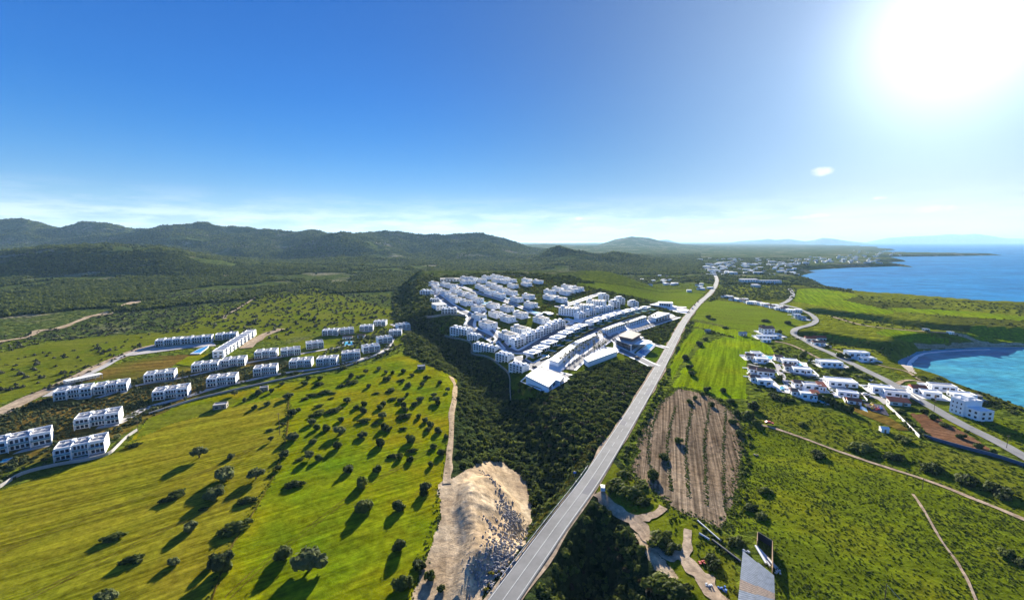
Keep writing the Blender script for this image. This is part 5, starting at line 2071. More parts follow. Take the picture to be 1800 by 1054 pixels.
pole(492, 764, 12, 'tall utility pole at the boundary between the two green fields', .16)
pole(1187 / 2.818 + 1200, 680 + 503 / 2.818, 4.6, 'short leaning post on the near edge of the pale track', .12)
p_ = pole(1554, 1062, 6.6, 'pale braced pole at the bottom of the weedy field', .14, (5.2, -3.4, 0), False)
pole(1559.5 + 82, 640 + 585 / 7.025, 7, 'utility pole beside the coast road near the brown plot', .12)
pole(1769, 640 + 1040 / 7.025, 7, 'utility pole beside the coast road at the frame edge', .12)
pole(243, 760, 7, 'thin pole at the corner of the curved boundary wall', .1)

# corrugated shed with its open pen
sh = empty('corrugated_shed', label='grey corrugated steel shed with rusty strip at the bottom edge', cat='shed')
SR = [flat(px, py, 4.4) for px, py in [(1305.6, 968.6), (1360.8, 1011), (1363, 1078), (1295, 1078)]]
sh.location = (SR[0][0], SR[0][1], hz(*SR[0]))
sz = sh.location.z
A_, B_, C_, D_ = [Vector((p[0] - SR[0][0], p[1] - SR[0][1])) for p in SR]
HS = 4.4 - sz
npan = 6
for i in range(npan):
    for jj in range(2):
        mb = MB()
        u0, u1 = i / npan, (i + 1) / npan
        w0, w1 = jj / 2, (jj + 1) / 2
        nseg = 10

        def pt(u, w):
            return (A_ * (1 - u) + D_ * u) * (1 - w) + (B_ * (1 - u) + C_ * u) * w
        rowsv = []
        for s in range(nseg + 1):
            u = u0 + (u1 - u0) * s / nseg
            dz = HS + (0.05 if s % 2 else 0.0) + (.03 if jj == 0 else .06) + .004 * ((i * 3 + jj * 5) % 4)
            rowsv.append((pt(u, w0 - (.01 if jj else 0)), pt(u, w1), dz))
        for s in range(nseg):
            a, b, dz = rowsv[s]
            a2, b2, dz2 = rowsv[s + 1]
            mb.face([(a.x, a.y, dz + .25), (b.x, b.y, dz), (b2.x, b2.y, dz2), (a2.x, a2.y, dz2 + .25)][::-1])
        mb.build('roof_panel', 'rusty_steel' if i == 3 else 'corrugated_steel', sh)
mb = MB()
ins = [A_ * .96 + C_ * .04, B_ * .96 + D_ * .04, C_ * .96 + A_ * .04, D_ * .96 + B_ * .04]
mb.prism([tuple(v) for v in ins], -1, HS - .1)
mb.build('wall', 'rusty_steel', sh)
pn = empty('pen_fence', cast1(1345, 965), 0, 'roofless timber-walled pen behind the corrugated shed', 'pen')
PW = [Vector(flat(px, py, 0)) - Vector(pn.location[:2]) for px, py in [(1330.5, 960), (1331, 944), (1357, 960), (1357.5, 1008)]]
for a, b in zip(PW, PW[1:]):
    d = (b - a).normalized()
    nn = Vector((d.y, -d.x)) * .08
    k = MB()
    k.prism([tuple(a - nn), tuple(b - nn), tuple(b + nn), tuple(a + nn)], -.6, 2.4)
    k.build('wall', 'timber' if a is not PW[1] else 'dark_metal', pn)
rr = random.Random(5)
for i, (px, py, ln, yw) in enumerate([(1337, 975, 8, 82), (1342, 978, 9, 84), (1349, 982, 8, 92), (1353, 985, 7, 96)]):
    p = cast1(px, py)
    o = MB()
    c, s = math.cos(R(yw)), math.sin(R(yw))
    o.tube([(-c * ln / 2, -s * ln / 2, .3), (c * ln / 2, s * ln / 2, .3)], .32, 8)
    o = o.build('pipe', ['white_paint', 'silver_paint', 'white_paint', 'pale_concrete'][i])
    o.location = p
    tag(o, ['white pipe lying leftmost in the timber pen', 'silver pipe lying second from left in the pen', 'white pipe lying third from left in the pen', 'concrete pipe lying rightmost in the timber pen'][i], 'pipe', 'pipes stored in the pen')
for i, (p0, p1, rad, mt, lab) in enumerate([((1226, 915), (1268, 952), .28, 'steel', 'long grey steel pipe lying along the ploughed field foot'), ((1252, 950), (1302, 988), .4, 'dark_metal', 'long dark steel pipe leading down to the shed'), ((1229, 938), (1247, 949), .35, 'silver_paint', 'short pale pipe in the weeds left of the long pipes')]):
    a, b = cast1(*p0), cast1(*p1)
    k = MB()
    k.tube([Vector((0, 0, rad * .9)), b - a + Vector((0, 0, rad * .9))], rad, 9)
    o = k.build('pipe', mt)
    o.location = a
    tag(o, lab, 'pipe')
for px, py, mt, lab, cat in [(1234, 990, 'red_paint', 'red and dark scrap heap beside the farm track', 'scrap heap'), (1270, 1036, 'blue_paint', 'crumpled blue tarpaulin heap beside the farm track', 'tarpaulin'), (1312, 970, 'silver_paint', 'pale scrap pile against the shed corner', 'scrap heap'),
                             (1246, 1030, 'white_paint', 'white sheet lying in grass by the track', 'sheet'), (1330, 800, 'rusty_steel', 'wrecked machinery on the weedy field corner', 'wreck'), (1366, 1005, 'silver_paint', 'pale barrel heap in the shadow right of the shed', 'scrap heap')]:
    k = MB()
    for _ in range(9):
        x, yv, s = rr.uniform(-1.6, 1.6), rr.uniform(-1.2, 1.2), rr.uniform(.25, .7)
        a = rr.uniform(0, 3)
        k.prism([(x + math.cos(a + t) * s * rr.uniform(.7, 1.3), yv + math.sin(a + t) * s) for t in (0, 1.5, 3.1, 4.6)], -.2, rr.uniform(.3, 1.1))
    o = k.build('scrap_heap' if cat != 'sheet' else 'sheet', mt)
    o.location = cast1(px, py)
    o.scale = (.6, .6, .7)
    tag(o, lab, cat)

# ---------------------------------------------------------------- vegetation
def crown_mesh(name, mt, seed, blobs=9, cards=170, flat=0.8, spread=0.62, sub=2, card=0.22):
    """crown of unit radius standing on z = 0 : lumpy clumps plus loose leaf sprays"""
    r = np.random.default_rng(seed)
    bm = bmesh.new()
    bmesh.ops.create_icosphere(bm, subdivisions=sub, radius=1.0)
    sv_ = np.array([v.co[:] for v in bm.verts])
    sf = [tuple(v.index for v in f.verts) for f in bm.faces]
    bm.free()
    V, Fc = [], []
    cents = []
    for i in range(blobs):
        a = r.uniform(0, 2 * math.pi)
        d = math.sqrt(r.uniform(0, 1)) * spread if i else 0.0
        s = r.uniform(.24, .40) if i else .48
        c = np.array([math.cos(a) * d, math.sin(a) * d, flat * (.40 + r.uniform(-.16, .42) * (1 - d * .6))])
        cents.append((c, s))
        n = 1 + .55 * (r.random(len(sv_)) - .5)
        P = sv_ * n[:, None] * s * np.array([1, 1, flat]) + c
        k = sum(len(x) for x in V)
        V.append(P)
        Fc += [tuple(k + q for q in f) for f in sf]
    C = []
    for i in range(cards):
        c, s = cents[r.integers(len(cents))]
        d = r.normal(size=3)
        d /= np.linalg.norm(d)
        if d[2] < -.5:
            d[2] *= -1
        p = c + d * s * r.uniform(.85, 1.35) * np.array([1, 1, flat])
        t = np.cross(d, r.normal(size=3))
        t /= np.linalg.norm(t) + 1e-6
        b = np.cross(d, t) + d * r.uniform(-.8, .8)
        w = card * r.uniform(.5, 1.1)
        k = sum(len(x) for x in V) + len(C) * 4
        C.append(np.array([p - t * w - b * w * .5, p + t * w - b * w * .3, p + t * w * .4 + b * w, p - t * w * .6 + b * w * .8]))
    for q in C:
        k = sum(len(x) for x in V)
        break
    k0 = sum(len(x) for x in V)
    for i, q in enumerate(C):
        V.append(q)
        Fc.append(tuple(k0 + i * 4 + j for j in range(4)))
    V = np.concatenate(V)
    V[:, 2] = np.maximum(V[:, 2], 0.0)
    me = bpy.data.meshes.new(name)
    me.from_pydata(V.tolist(), [], Fc)
    me.materials.append(MATS[mt])
    return me


def trunk_mesh(seed, h=1.0):
    r = random.Random(seed)
    mb = MB()
    mb.tube([(0, 0, -.15), (r.uniform(-.04, .04), r.uniform(-.04, .04), h * .5), (r.uniform(-.1, .1), r.uniform(-.1, .1), h)], [.10, .075, .05], 7)
    for i in range(3):
        a = i * 2.1 + r.uniform(-.3, .3)
        mb.tube([(0, 0, h * .45), (math.cos(a) * .28, math.sin(a) * .28, h * .95)], [.05, .025], 5)
    return mb.mesh('trunk', ['bark'])


CR_ROUND = [crown_mesh('crown', 'olive_leaves', 100 + i, 12, 420, card=.13) for i in range(5)]
CR_DARK = [crown_mesh('crown', 'dark_leaves', 120 + i, 12, 420, .85, .58, card=.13) for i in range(5)]
CR_LOW = [crown_mesh('crown', 'dark_leaves', 140 + i, 12, 400, .42, .78, card=.13) for i in range(4)]
TR = [trunk_mesh(i) for i in range(4)]
TREES = []
rr = random.Random(21)
tcount = 0


def tree(px, py, rad, kind, desc, items, center=True, w=None, trunk=0.16, name='field_tree'):
    """px,py: crown centre in the photograph (or base when center is False); rad in metres"""
    global tcount
    tcount += 1
    i = tcount
    if w is None:
        w = cast1(px, py)
        if center:      # crown centre floats above its base: come down along the view
            hgt = rad * (.9 if kind != 'low' else .3)
            k = 1 + hgt / max(20.0, CAMZ - w.z)
            w2 = Vector((w.x / k, w.y / k, 0))
            w2.z = hz(w2.x, w2.y)
            w = w2
    o = empty(name, w, rr.uniform(0, 6.28))
    th = {'round': .06 if i % 4 else .35, 'dark': -.04, 'low': -.02}[kind] * rad
    cm = {'round': CR_ROUND, 'dark': CR_DARK, 'low': CR_LOW}[kind]
    c = link('crown', cm[i % len(cm)], o)
    c.location = (0, 0, th)
    if kind == 'low':
        c.scale = (rad * 1.25, rad * .8, rad)
        o.rotation_euler = (0, 0, rr.uniform(.2, .9))
    else:
        c.scale = (rad, rad * rr.uniform(.85, 1.1), rad * rr.uniform(1.0, 1.3))
        t = link('trunk', TR[i % 4], o)
        t.scale = (rad, rad, th + rad * .45)
    items.append((o, px, py, desc))
    return o


Z4 = [(510, 210, 40), (540, 330, 38), (545, 495, 48), (390, 525, 25), (385, 465, 25, 'low'), (105, 640, 32), (60, 760, 70), (280, 765, 60), (485, 620, 42), (440, 725, 32), (555, 850, 58, 'low'), (665, 640, 38), (690, 530, 35), (715, 430, 36), (865, 560, 40), (880, 460, 45), (890, 378, 30),
      (1000, 288, 28), (1050, 313, 34), (1050, 395, 45, 'low'), (1040, 485, 38), (1185, 350, 34), (1195, 425, 40), (1190, 268, 34), (1170, 540, 46), (940, 720, 48), (1035, 820, 55), (1055, 970, 80), (1300, 985, 55), (1490, 860, 48), (1385, 510, 42), (1310, 640, 32), (1385, 655, 35), (1530, 695, 30),
      (1605, 610, 36), (1640, 500, 26), (1510, 450, 28), (1490, 385, 28), (1340, 365, 46, 'low'), (1335, 280, 32), (1315, 235, 32), (1245, 180, 38, 'low'), (1365, 135, 28), (1330, 110, 20), (1225, 90, 26), (1210, 45, 22), (1160, 20, 22), (1065, 45, 24), (960, 70, 30), (740, 85, 28), (630, 120, 30),
      (655, 85, 25), (735, 135, 32, 'low'), (975, 125, 42, 'low'), (895, 150, 30, 'low'), (680, 215, 38, 'low'), (775, 195, 45, 'low'), (725, 345, 55, 'low'), (835, 325, 45, 'low'), (1335, 35, 26), (1395, 65, 22), (1495, 85, 26), (1595, 115, 24), (1650, 175, 24), (1580, 265, 28), (1550, 205, 26), (1455, 235, 28),
      (130, 195, 30), (300, 190, 30), (395, 180, 26), (215, 965, 55, 'low'), (20, 880, 35), (470, 125, 22), (480, 60, 20), (540, 60, 22), (570, 50, 20), (650, 620, 20), (820, 240, 20, 'low'), (1120, 210, 12, 'low')]
FLM = {'the tall utility pole': (492, 740), 'the bare earth mound': (800, 860), 'the small grey hut': (741, 646), 'the ruined pale hut': (386, 716), 'the field boundary line': (446, 890), 'the front villa row': (575, 640), 'the dirt track': (797, 720),
       'the meadow centre': (640, 760), 'the lower frame edge': (600, 1040), 'the curved boundary wall': (200, 800), 'the lower left corner': (60, 1040)}
items = []
for q in Z4:
    px, py = 380 + q[0] / 4.055, 640 + q[1] / 4.055
    w = cast1(px, py)
    dist = w.length if False else math.hypot(w.y, 100 - w.z)
    rad = q[2] / 4.055 * math.hypot(w.y, CAMZ) / F * 0.92
    kind = q[3] if len(q) > 3 else ('round' if px < 520 or int(px) % 3 == 0 else 'dark')
    size = 'large' if rad > 4.4 else ('small' if rad < 2.7 else 'medium')
    desc = {'low': '%s low spreading bush' % size, 'round': '%s olive-green field tree' % size, 'dark': '%s dark round field tree' % size}[kind]
    tree(px, py, rad, kind, desc, items)
ZB = [(985, 315, 40, 'round'), (1055, 515, 46, 'round'), (860, 535, 48, 'low'), (940, 675, 36, 'round'), (555, 740, 45, 'low'), (655, 850, 45, 'low'), (860, 850, 28, 'round'), (1165, 690, 60, 'low'), (1085, 850, 62, 'round'), (1400, 800, 55, 'dark'), (1530, 830, 84, 'round'), (525, 1015, 45, 'round'), (660, 285, 30, 'low'), (1010, 600, 20, 'low')]
for q in ZB:
    px, py = q[0] / 2.818, 680 + q[1] / 2.818
    w = cast1(px, py)
    rad = q[2] / 2.818 * math.hypot(w.y, CAMZ) / F * 0.92
    size = 'large' if rad > 4.4 else ('small' if rad < 2.7 else 'medium')
    tree(px, py, rad, q[3], {'low': '%s low spreading bush' % size, 'round': '%s olive-green field tree' % size, 'dark': '%s dark round field tree' % size}[q[3]], items)
for px, py, rp in [(701, 953, 17), (706, 1017, 19), (735, 985, 15), (756, 1006, 13), (240, 1030, 0), (648, 905, 0), (745, 862, 12), (372, 985, 12), (775, 1030, 9), (390, 985, 20), (183, 1042, 13)]:
    if rp:
        tree(px, py, rp * 0.17, 'dark', 'medium dark round field tree', items)
for px, py in [(560, 672), (585, 690), (612, 668), (628, 660), (648, 676), (662, 690), (676, 664), (690, 652), (704, 668), (716, 690), (728, 706), (742, 672), (752, 662), (766, 700), (736, 728), (712, 716), (690, 700), (668, 712), (640, 706), (610, 700), (596, 716), (560, 712), (536, 700),
               (524, 716), (548, 738), (572, 748), (604, 752), (660, 742), (684, 750), (708, 752), (756, 742), (770, 752), (762, 780), (724, 790), (690, 800), (664, 818), (560, 800), (526, 806), (498, 742), (470, 706), (448, 712), (430, 700)]:
    w = cast1(px, py)
    tree(px, py, rr.uniform(1.5, 2.7), rr.choice(['dark', 'dark', 'round', 'low']), 'little bushy field tree', items)
autolabel(items, FLM, 'trees scattered over the left fields', 'tree')

# trees in the ploughed field and beside the right-hand fields
items = []
RLM = {'the ploughed field': (1210, 800), 'the bright crop field': (1270, 650), 'the corrugated shed': (1330, 1010), 'the pale track': (1480, 790), 'the villa estate lane': (1390, 670), 'the brown plot': (1680, 760), 'the bend houses': (1440, 600), 'the bluff over the bay': (1690, 690), 'the parked silver car': (1060, 860)}
for px, py, rp, kind in [(1148, 828, 15, 'dark'), (1167, 797, 11, 'dark'), (1193, 770, 9, 'dark'), (1213, 703, 7, 'dark'), (1222, 697, 6, 'dark'), (1252, 708, 7, 'dark'), (1288, 737, 9, 'dark'), (1296, 722, 8, 'dark'), (1286, 700, 8, 'dark'), (1300, 757, 9, 'dark'), (1217, 652, 8, 'dark'), (1243, 680, 8, 'dark'), (1272, 682, 8, 'dark'),
                         (1230, 600, 8, 'dark'), (1206, 625, 9, 'dark'), (1240, 593, 6, 'dark'), (1212, 640, 8, 'dark'), (1440, 797, 16, 'low'), (1516, 784, 22, 'low'), (1570, 800, 18, 'low'), (1410, 744, 9, 'low'), (1590, 770, 16, 'low'), (1325, 708, 14, 'dark'), (1318, 722, 14, 'dark'), (1330, 740, 10, 'dark'), (1362, 694, 14, 'low'), (1378, 700, 12, 'low'), (1465, 650, 9, 'dark'),
                         (1497, 643, 7, 'dark'), (1412, 620, 9, 'dark'), (1478, 622, 8, 'dark'), (1490, 622, 8, 'dark'), (1371, 660, 8, 'dark'), (1394, 700, 6, 'dark'), (1455, 657, 9, 'dark'), (1480, 655, 11, 'low'), (1520, 660, 11, 'low'), (1540, 672, 9, 'low'), (1625, 718, 8, 'dark'), (1640, 728, 9, 'dark'), (1660, 745, 10, 'low'), (1690, 762, 9, 'dark'), (1722, 780, 9, 'dark'), (1745, 790, 8, 'dark'),
                         (1580, 720, 10, 'low'), (1600, 745, 12, 'low'), (1615, 755, 11, 'low'), (1630, 765, 10, 'low'), (1592, 735, 9, 'low'), (1640, 700, 5, 'dark'), (1650, 663, 7, 'low'), (1700, 690, 9, 'low'), (1740, 705, 9, 'low'), (1780, 722, 9, 'low'), (1340, 905, 12, 'low'), (1320, 890, 14, 'low'), (1345, 860, 13, 'low'), (1255, 985, 18, 'low'), (1295, 950, 15, 'low'),
                         (1160, 945, 26, 'low'), (1180, 960, 18, 'low'), (1085, 850, 20, 'low'), (1110, 862, 22, 'low'), (1130, 880, 16, 'low'), (1095, 830, 12, 'low'), (1128, 850, 14, 'low'), (1190, 1035, 24, 'low'), (1160, 1020, 28, 'low'), (1700, 840, 22, 'low'), (1760, 860, 26, 'low'), (1640, 820, 20, 'low'), (1770, 970, 16, 'low'), (1796, 985, 14, 'low'), (1425, 630, 5, 'dark'), (1346, 562, 8, 'low'), (1340, 572, 9, 'low'),
                         (1385, 563, 7, 'dark'), (1420, 555, 6, 'dark'), (1370, 580, 8, 'dark'), (1235, 690, 6, 'dark'), (1275, 575, 6, 'low'), (1245, 553, 6, 'dark'), (1252, 560, 6, 'low')]:
    w = cast1(px, py)
    rad = rp * math.hypot(w.y, CAMZ - w.z) / F * 0.9
    size = 'large' if rad > 5 else ('small' if rad < 2.8 else 'medium')
    tree(px, py, rad, kind, {'low': '%s dark spreading bush' % size, 'dark': '%s dark round tree' % size}[kind], items, name='tree' if kind == 'dark' else 'bush')
autolabel(items, RLM, 'trees and bushes on the coast side', 'tree')
# cypress hedge block beside the villa estate
hd = empty('cypress_hedge', cast1(1463, 712), R(100), 'tall dark clipped hedge at the right end of the villa estate', 'hedge')
for i in range(9):
    c = link('cypress', CR_DARK[i % 5], hd)
    c.location = (-12 + i * 3, 0, 0)
    c.scale = (2.2, 2.2, 4.5)


# palms along the plaza
def palm_meshes():
    mb = MB()
    mb.tube([(0, 0, -.5), (.1, 0, 3), (.05, .05, 6.2)], [.28, .22, .2], 6)
    tm = mb.mesh('trunk', ['bark'])
    r = random.Random(4)
    mb = MB()
    for i in range(22):
        a = i * 2.4
        el = r.uniform(-.3, 1.1)
        dirx = Vector((math.cos(a), math.sin(a), 0))
        s = Vector((-math.sin(a), math.cos(a), 0)) * .28
        p = Vector((0.05, .05, 6.2))
        pts = [p]
        for k in range(3):
            e = el - k * .65
            pts.append(pts[-1] + (dirx * math.cos(e) + Vector((0, 0, math.sin(e)))) * .85)
        for k in range(3):
            w0, w1 = (1, .9, .6)[k], (.9, .6, .05)[k]
            mb.face([pts[k] - s * w0, pts[k] + s * w0, pts[k + 1] + s * w1, pts[k + 1] - s * w1])
    return tm, mb.mesh('crown', ['palm_leaves'])


PT, PC = palm_meshes()


def line_px(a, b, n):
    return [(a[0] + (b[0] - a[0]) * i / (n - 1), a[1] + (b[1] - a[1]) * i / (n - 1)) for i in range(n)]


items = []
PLM = {'the nearest long hall': (990, 632), 'the crossroads': (1068, 594), 'the far plaza end': (1150, 562), 'the wedge-shaped hall': (1050, 622)}
pl = line_px((984, 641), (1056, 592.5), 22) + line_px((1064, 588), (1148, 562), 22) + line_px((992, 646), (1060, 598), 9) + [(1044, 622), (1053, 619), (1059, 616), (1064, 613), (1045, 615)] + [(1151, 562), (1141, 560)]
for px, py in pl:
    p = cast1(px + rr.uniform(-.6, .6), py + rr.uniform(-.6, .6))
    o = empty('palm_tree', p, rr.uniform(0, 6))
    s = rr.uniform(.8, 1.05)
    o.scale = (s, s, s)
    link('trunk', PT, o)
    link('crown', PC, o)
    items.append((o, px, py, 'dark palm tree on the white plaza'))
autolabel(items, PLM, 'palms on the white plaza', 'palm tree')
items = []
for px, py in [(913, 680), (902, 694), (933, 689), (912, 691), (923, 686), (860, 571), (846, 563), (901, 560), (914, 557), (920, 593), (906, 578), (941, 630), (955, 622), (969, 613), (984, 604), (930, 634), (922, 632), (1032, 580), (1046, 573), (1060, 567), (866, 600), (852, 594), (869, 610), (812, 594), (896, 612), (884, 604), (1008, 592), (997, 597)]:
    p = cast1(px, py)
    o = empty('garden_tree', p, rr.uniform(0, 6))
    s = rr.uniform(1.4, 2.4)
    c = link('crown', CR_DARK[rr.randrange(5)], o)
    c.scale = (s, s, s * 1.5)
    c.location = (0, 0, 1)
    t = link('trunk', TR[rr.randrange(4)], o)
    t.scale = (s, s, 2)
    items.append((o, px, py, 'small dark garden tree on the estate'))
autolabel(items, {'the L-shaped hall': (955, 665), 'the curving street corner': (905, 618), 'the bungalow pools': (985, 605), 'the white paved square': (850, 583), 'the crossroads': (1050, 580)}, 'garden trees on the estate', 'tree')


# ---------------------------------------------------------------- uncountable growth : scattered copies of one bush, as geometry nodes
def scatter(name, pts, scales, proto):
    n = len(pts)
    me = bpy.data.meshes.new(name)
    me.vertices.add(n)
    me.vertices.foreach_set('co', np.asarray(pts, float).ravel())
    a = me.attributes.new('grow', 'FLOAT_VECTOR', 'POINT')
    a.data.foreach_set('vector', np.asarray(scales, float).ravel())
    b = me.attributes.new('turn', 'FLOAT_VECTOR', 'POINT')
    rot = np.zeros((n, 3))
    rot[:, 2] = np.random.default_rng(n).uniform(0, 6.28, n)
    b.data.foreach_set('vector', rot.ravel())
    o = link(name, me, kind='stuff')
    ng = bpy.data.node_groups.new('scatter', 'GeometryNodeTree')
    ng.interface.new_socket('Geometry', in_out='INPUT', socket_type='NodeSocketGeometry')
    ng.interface.new_socket('Geometry', in_out='OUTPUT', socket_type='NodeSocketGeometry')
    gi, go = ng.nodes.new('NodeGroupInput'), ng.nodes.new('NodeGroupOutput')
    oi = ng.nodes.new('GeometryNodeObjectInfo')
    oi.transform_space = 'ORIGINAL'
    oi.inputs['Object'].default_value = proto
    ip = ng.nodes.new('GeometryNodeInstanceOnPoints')
    na = ng.nodes.new('GeometryNodeInputNamedAttribute')
    na.data_type = 'FLOAT_VECTOR'
    na.inputs['Name'].default_value = 'grow'
    nb = ng.nodes.new('GeometryNodeInputNamedAttribute')
    nb.data_type = 'FLOAT_VECTOR'
    nb.inputs['Name'].default_value = 'turn'
    L(ng, gi.outputs[0], ip.inputs['Points'])
    L(ng, oi.outputs['Geometry'], ip.inputs['Instance'])
    L(ng, na.outputs[0], ip.inputs['Scale'])
    L(ng, nb.outputs[0], ip.inputs['Rotation'])
    L(ng, ip.outputs[0], go.inputs[0])
    md = o.modifiers.new('scatter', 'NODES')
    md.node_group = ng
    return o


def proto_bush(mt, seed, blobs, cards, fl, px, py, label, sub=1, s=1.0, card=.3):
    """one real bush standing in the scene; the growth around it copies its mesh"""
    o = link('bush', crown_mesh('bush', mt, seed, blobs, cards, fl, .6, sub, card))
    o.location = cast1(px, py)
    o.scale = (s, s, s)
    return tag(o, label, 'bush')


P_FOREST = proto_bush('forest_leaves', 201, 3, 26, 1.0, 455, 530, 'dark green bush at the top end of the pale hillside track', 1, 3.0)
P_SCRUB = proto_bush('dark_leaves', 203, 4, 30, .7, 846, 702, 'dark ravine bush near the left field track', 1, 2.0)
P_GREY = proto_bush('grey_scrub_leaves', 205, 3, 24, .6, 262, 588, 'grey-green bush on the slope above the hotel row', 1, 2.0)
P_GOLD = proto_bush('gold_scrub_leaves', 207, 4, 26, .6, 862, 1008, 'yellowish bush on the road verge beside the earth mound', 1, 1.2)
P_OLIVE = proto_bush('olive_leaves', 209, 4, 30, .8, 190, 722, 'grey-green young olive between the villa rows', 1, 1.6)
P_WEED = proto_bush('weed_leaves', 211, 3, 22, .55, 1420, 900, 'clump of tall green weeds in the weedy field', 1, .8, .4)
P_BROWN = proto_bush('brown_leaves', 213, 3, 24, .6, 1008, 770, 'brown-leaved bush in the dark roadside woodland', 1, 2.2)

G = np.random.default_rng(99)
EX = np.array([(a, b, 14.0) for a, b in VILLA_XY] + [e if len(e) == 3 else (*e, 14.0) for e in EST_XY])
ROADS_XY = [([tuple(p) for p in ROADXY[::3]], 6.5)]
for pts, w in EST:
    ROADS_XY.append((path_px(pts, 2), w * .5 + 1.5))
ROADS_XY.append((path_px(COAST, 2), 5.0))
for q_ in ([(1050, 866), (1066, 880), (1091, 900), (1125, 926), (1156, 962), (1200, 980), (1240, 1020), (1280, 1090)], [(1118, 915), (1134, 908), (1168, 892)], [(1202, 985), (1206, 960), (1208, 930)], [(1338, 747), (1484, 797), (1625, 843), (1810, 917)]):
    ROADS_XY.append((path_px(q_, 3), 3.2))
PLZ_XY = [[tuple(w[:2]) for w in cast(p)] for p in PLZ]
COVER_XY = {}
for (nm, mt, pp, wob), Wp in zip(COVER, XY_COVER):
    COVER_XY.setdefault(mt, []).append([tuple(w) for w in Wp])
CROPS = COVER_XY['stubble_grass'] + COVER_XY['lush_grass'] + COVER_XY['bright_crop'] + COVER_XY['pale_crop'] + COVER_XY['red_soil'] + COVER_XY['ploughed_soil'] + COVER_XY['pale_earth'] + COVER_XY['lawn'] + COVER_XY['sand']


def clean(x, y, crops=True, bld=True, road=True):
    k = np.ones(len(x), bool)
    if road:
        for pts, d in ROADS_XY:
            X = np.array([p[0] for p in pts])
            Yp = np.array([p[1] for p in pts])
            m = k & (x > X.min() - 20) & (x < X.max() + 20) & (y > Yp.min() - 20) & (y < Yp.max() + 20)
            if m.any():
                k[np.where(m)[0][segdist(x[m], y[m], pts) < d]] = False
        for pts in PLZ_XY:
            k &= ~inpoly(x, y, pts)
    if bld:
        for a, b, r in EX:
            m = (np.abs(x - a) < r) & (np.abs(y - b) < r)
            k[m & ((x - a) ** 2 + (y - b) ** 2 < (r * .8) ** 2)] = False
    if crops:
        for pts in CROPS:
            k &= ~inpoly(x, y, pts)
    return k


def in_px(pxpoly, dens_per_px, crops=True, bld=True, road=True, jit=0):
    """random ground points inside a photograph outline, even per unit of ground, thinning with distance"""
    W = cast(dens(pxpoly + [pxpoly[0]], 3))[:-1, :2]
    P = [tuple(w) for w in W]
    x0, y0 = W.min(0)
    x1, y1 = W.max(0)
    n = int(dens_per_px * (x1 - x0) * (y1 - y0))
    x = G.uniform(x0, x1, n)
    y = G.uniform(y0, y1, n)
    m = inpoly(x, y, P)
    x, y = x[m], y[m]
    m = clean(x, y, crops, bld, road)
    return x[m], y[m]


def grow(x, y, lo, hi, zs=1.0, sink=.15):
    s = G.uniform(lo, hi, len(x)) * G.uniform(.7, 1.2, len(x))
    z = H(x, y) - sink * s
    return np.stack([x, y, z], 1), np.stack([s, s * G.uniform(.8, 1.2, len(x)), s * zs * G.uniform(.8, 1.3, len(x))], 1)


def scatter_xy(name, lst, proto):
    P = np.concatenate([a for a, b in lst])
    S = np.concatenate([b for a, b in lst])
    return scatter(name, P, S, proto)


# forest on the left slopes and hills
def forest_pts(n, ya, yb, pa, pb, bias, thr, fs=150, s=5):
    u = G.random(n)
    y = (ya ** bias + (yb ** bias - ya ** bias) * u) ** (1 / bias)
    px = G.uniform(pa, pb, n)
    x = (px - 900) / F * y
    d = fbm(x / fs, y / fs, 4, s) + .25 * (fbm(x / 30, y / 30, 2, s + 9) - .5)
    m = d > thr
    return x[m], y[m]


fx, fy = forest_pts(85000, 520, 1500, -80, 760, .6, .38)
up = px_of(fx, fy)
m = (fy > 430 + 0.55 * np.clip(up, 0, 800) + 60) | (up > 690)
fx, fy = fx[m], fy[m]
m = clean(fx, fy)
fx, fy = fx[m], fy[m]
for mt in ('rough_grass',):
    for P in COVER_XY[mt][:3]:
        mk = inpoly(fx, fy, P)
        drop = mk & (G.random(len(fx)) < .9)
        fx, fy = fx[~drop], fy[~drop]
ff = [grow(fx, fy, 1.6, 4.2, 1.15)]
hx, hy = forest_pts(100000, 1300, 3300, -60, 1230, .7, .35)
ff.append(grow(hx, hy, 3.0, 6.0, 1.1))
px1, py1 = forest_pts(26000, 1000, 2600, 1000, 1420, .5, .46, 90)
pm = clean(px1, py1)
zz = H(px1, py1)
pm &= zz > SEA + 10
ff.append(grow(px1[pm], py1[pm], 2.2, 5.0, 1.0))
scatter_xy('forest', ff, P_FOREST)

gx, gy = in_px([(-60, 600), (120, 575), (230, 535), (330, 510), (470, 505), (420, 545), (390, 565), (330, 585), (260, 588), (160, 592), (60, 606), (-60, 640)], .022)
sc_ = [grow(gx, gy, 1.0, 2.6, 1.0)]
gx, gy = in_px([(480, 505), (700, 520), (715, 560), (600, 575), (480, 600), (400, 590), (360, 570)], .010)
sc_.append(grow(gx, gy, 1.2, 3.2, 1.1))
gx, gy = in_px([(-60, 640), (200, 600), (260, 590), (150, 650), (60, 690), (-60, 720)], .009)
sc_.append(grow(gx, gy, 1.2, 3.0, 1.1))
gx, gy = in_px([(60, 700), (160, 655), (260, 608), (250, 602), (140, 648), (40, 700)], .03)
sc_.append(grow(gx, gy, 1.2, 2.6, 1.0))
scatter_xy('hillside_scrub', sc_, P_GREY)

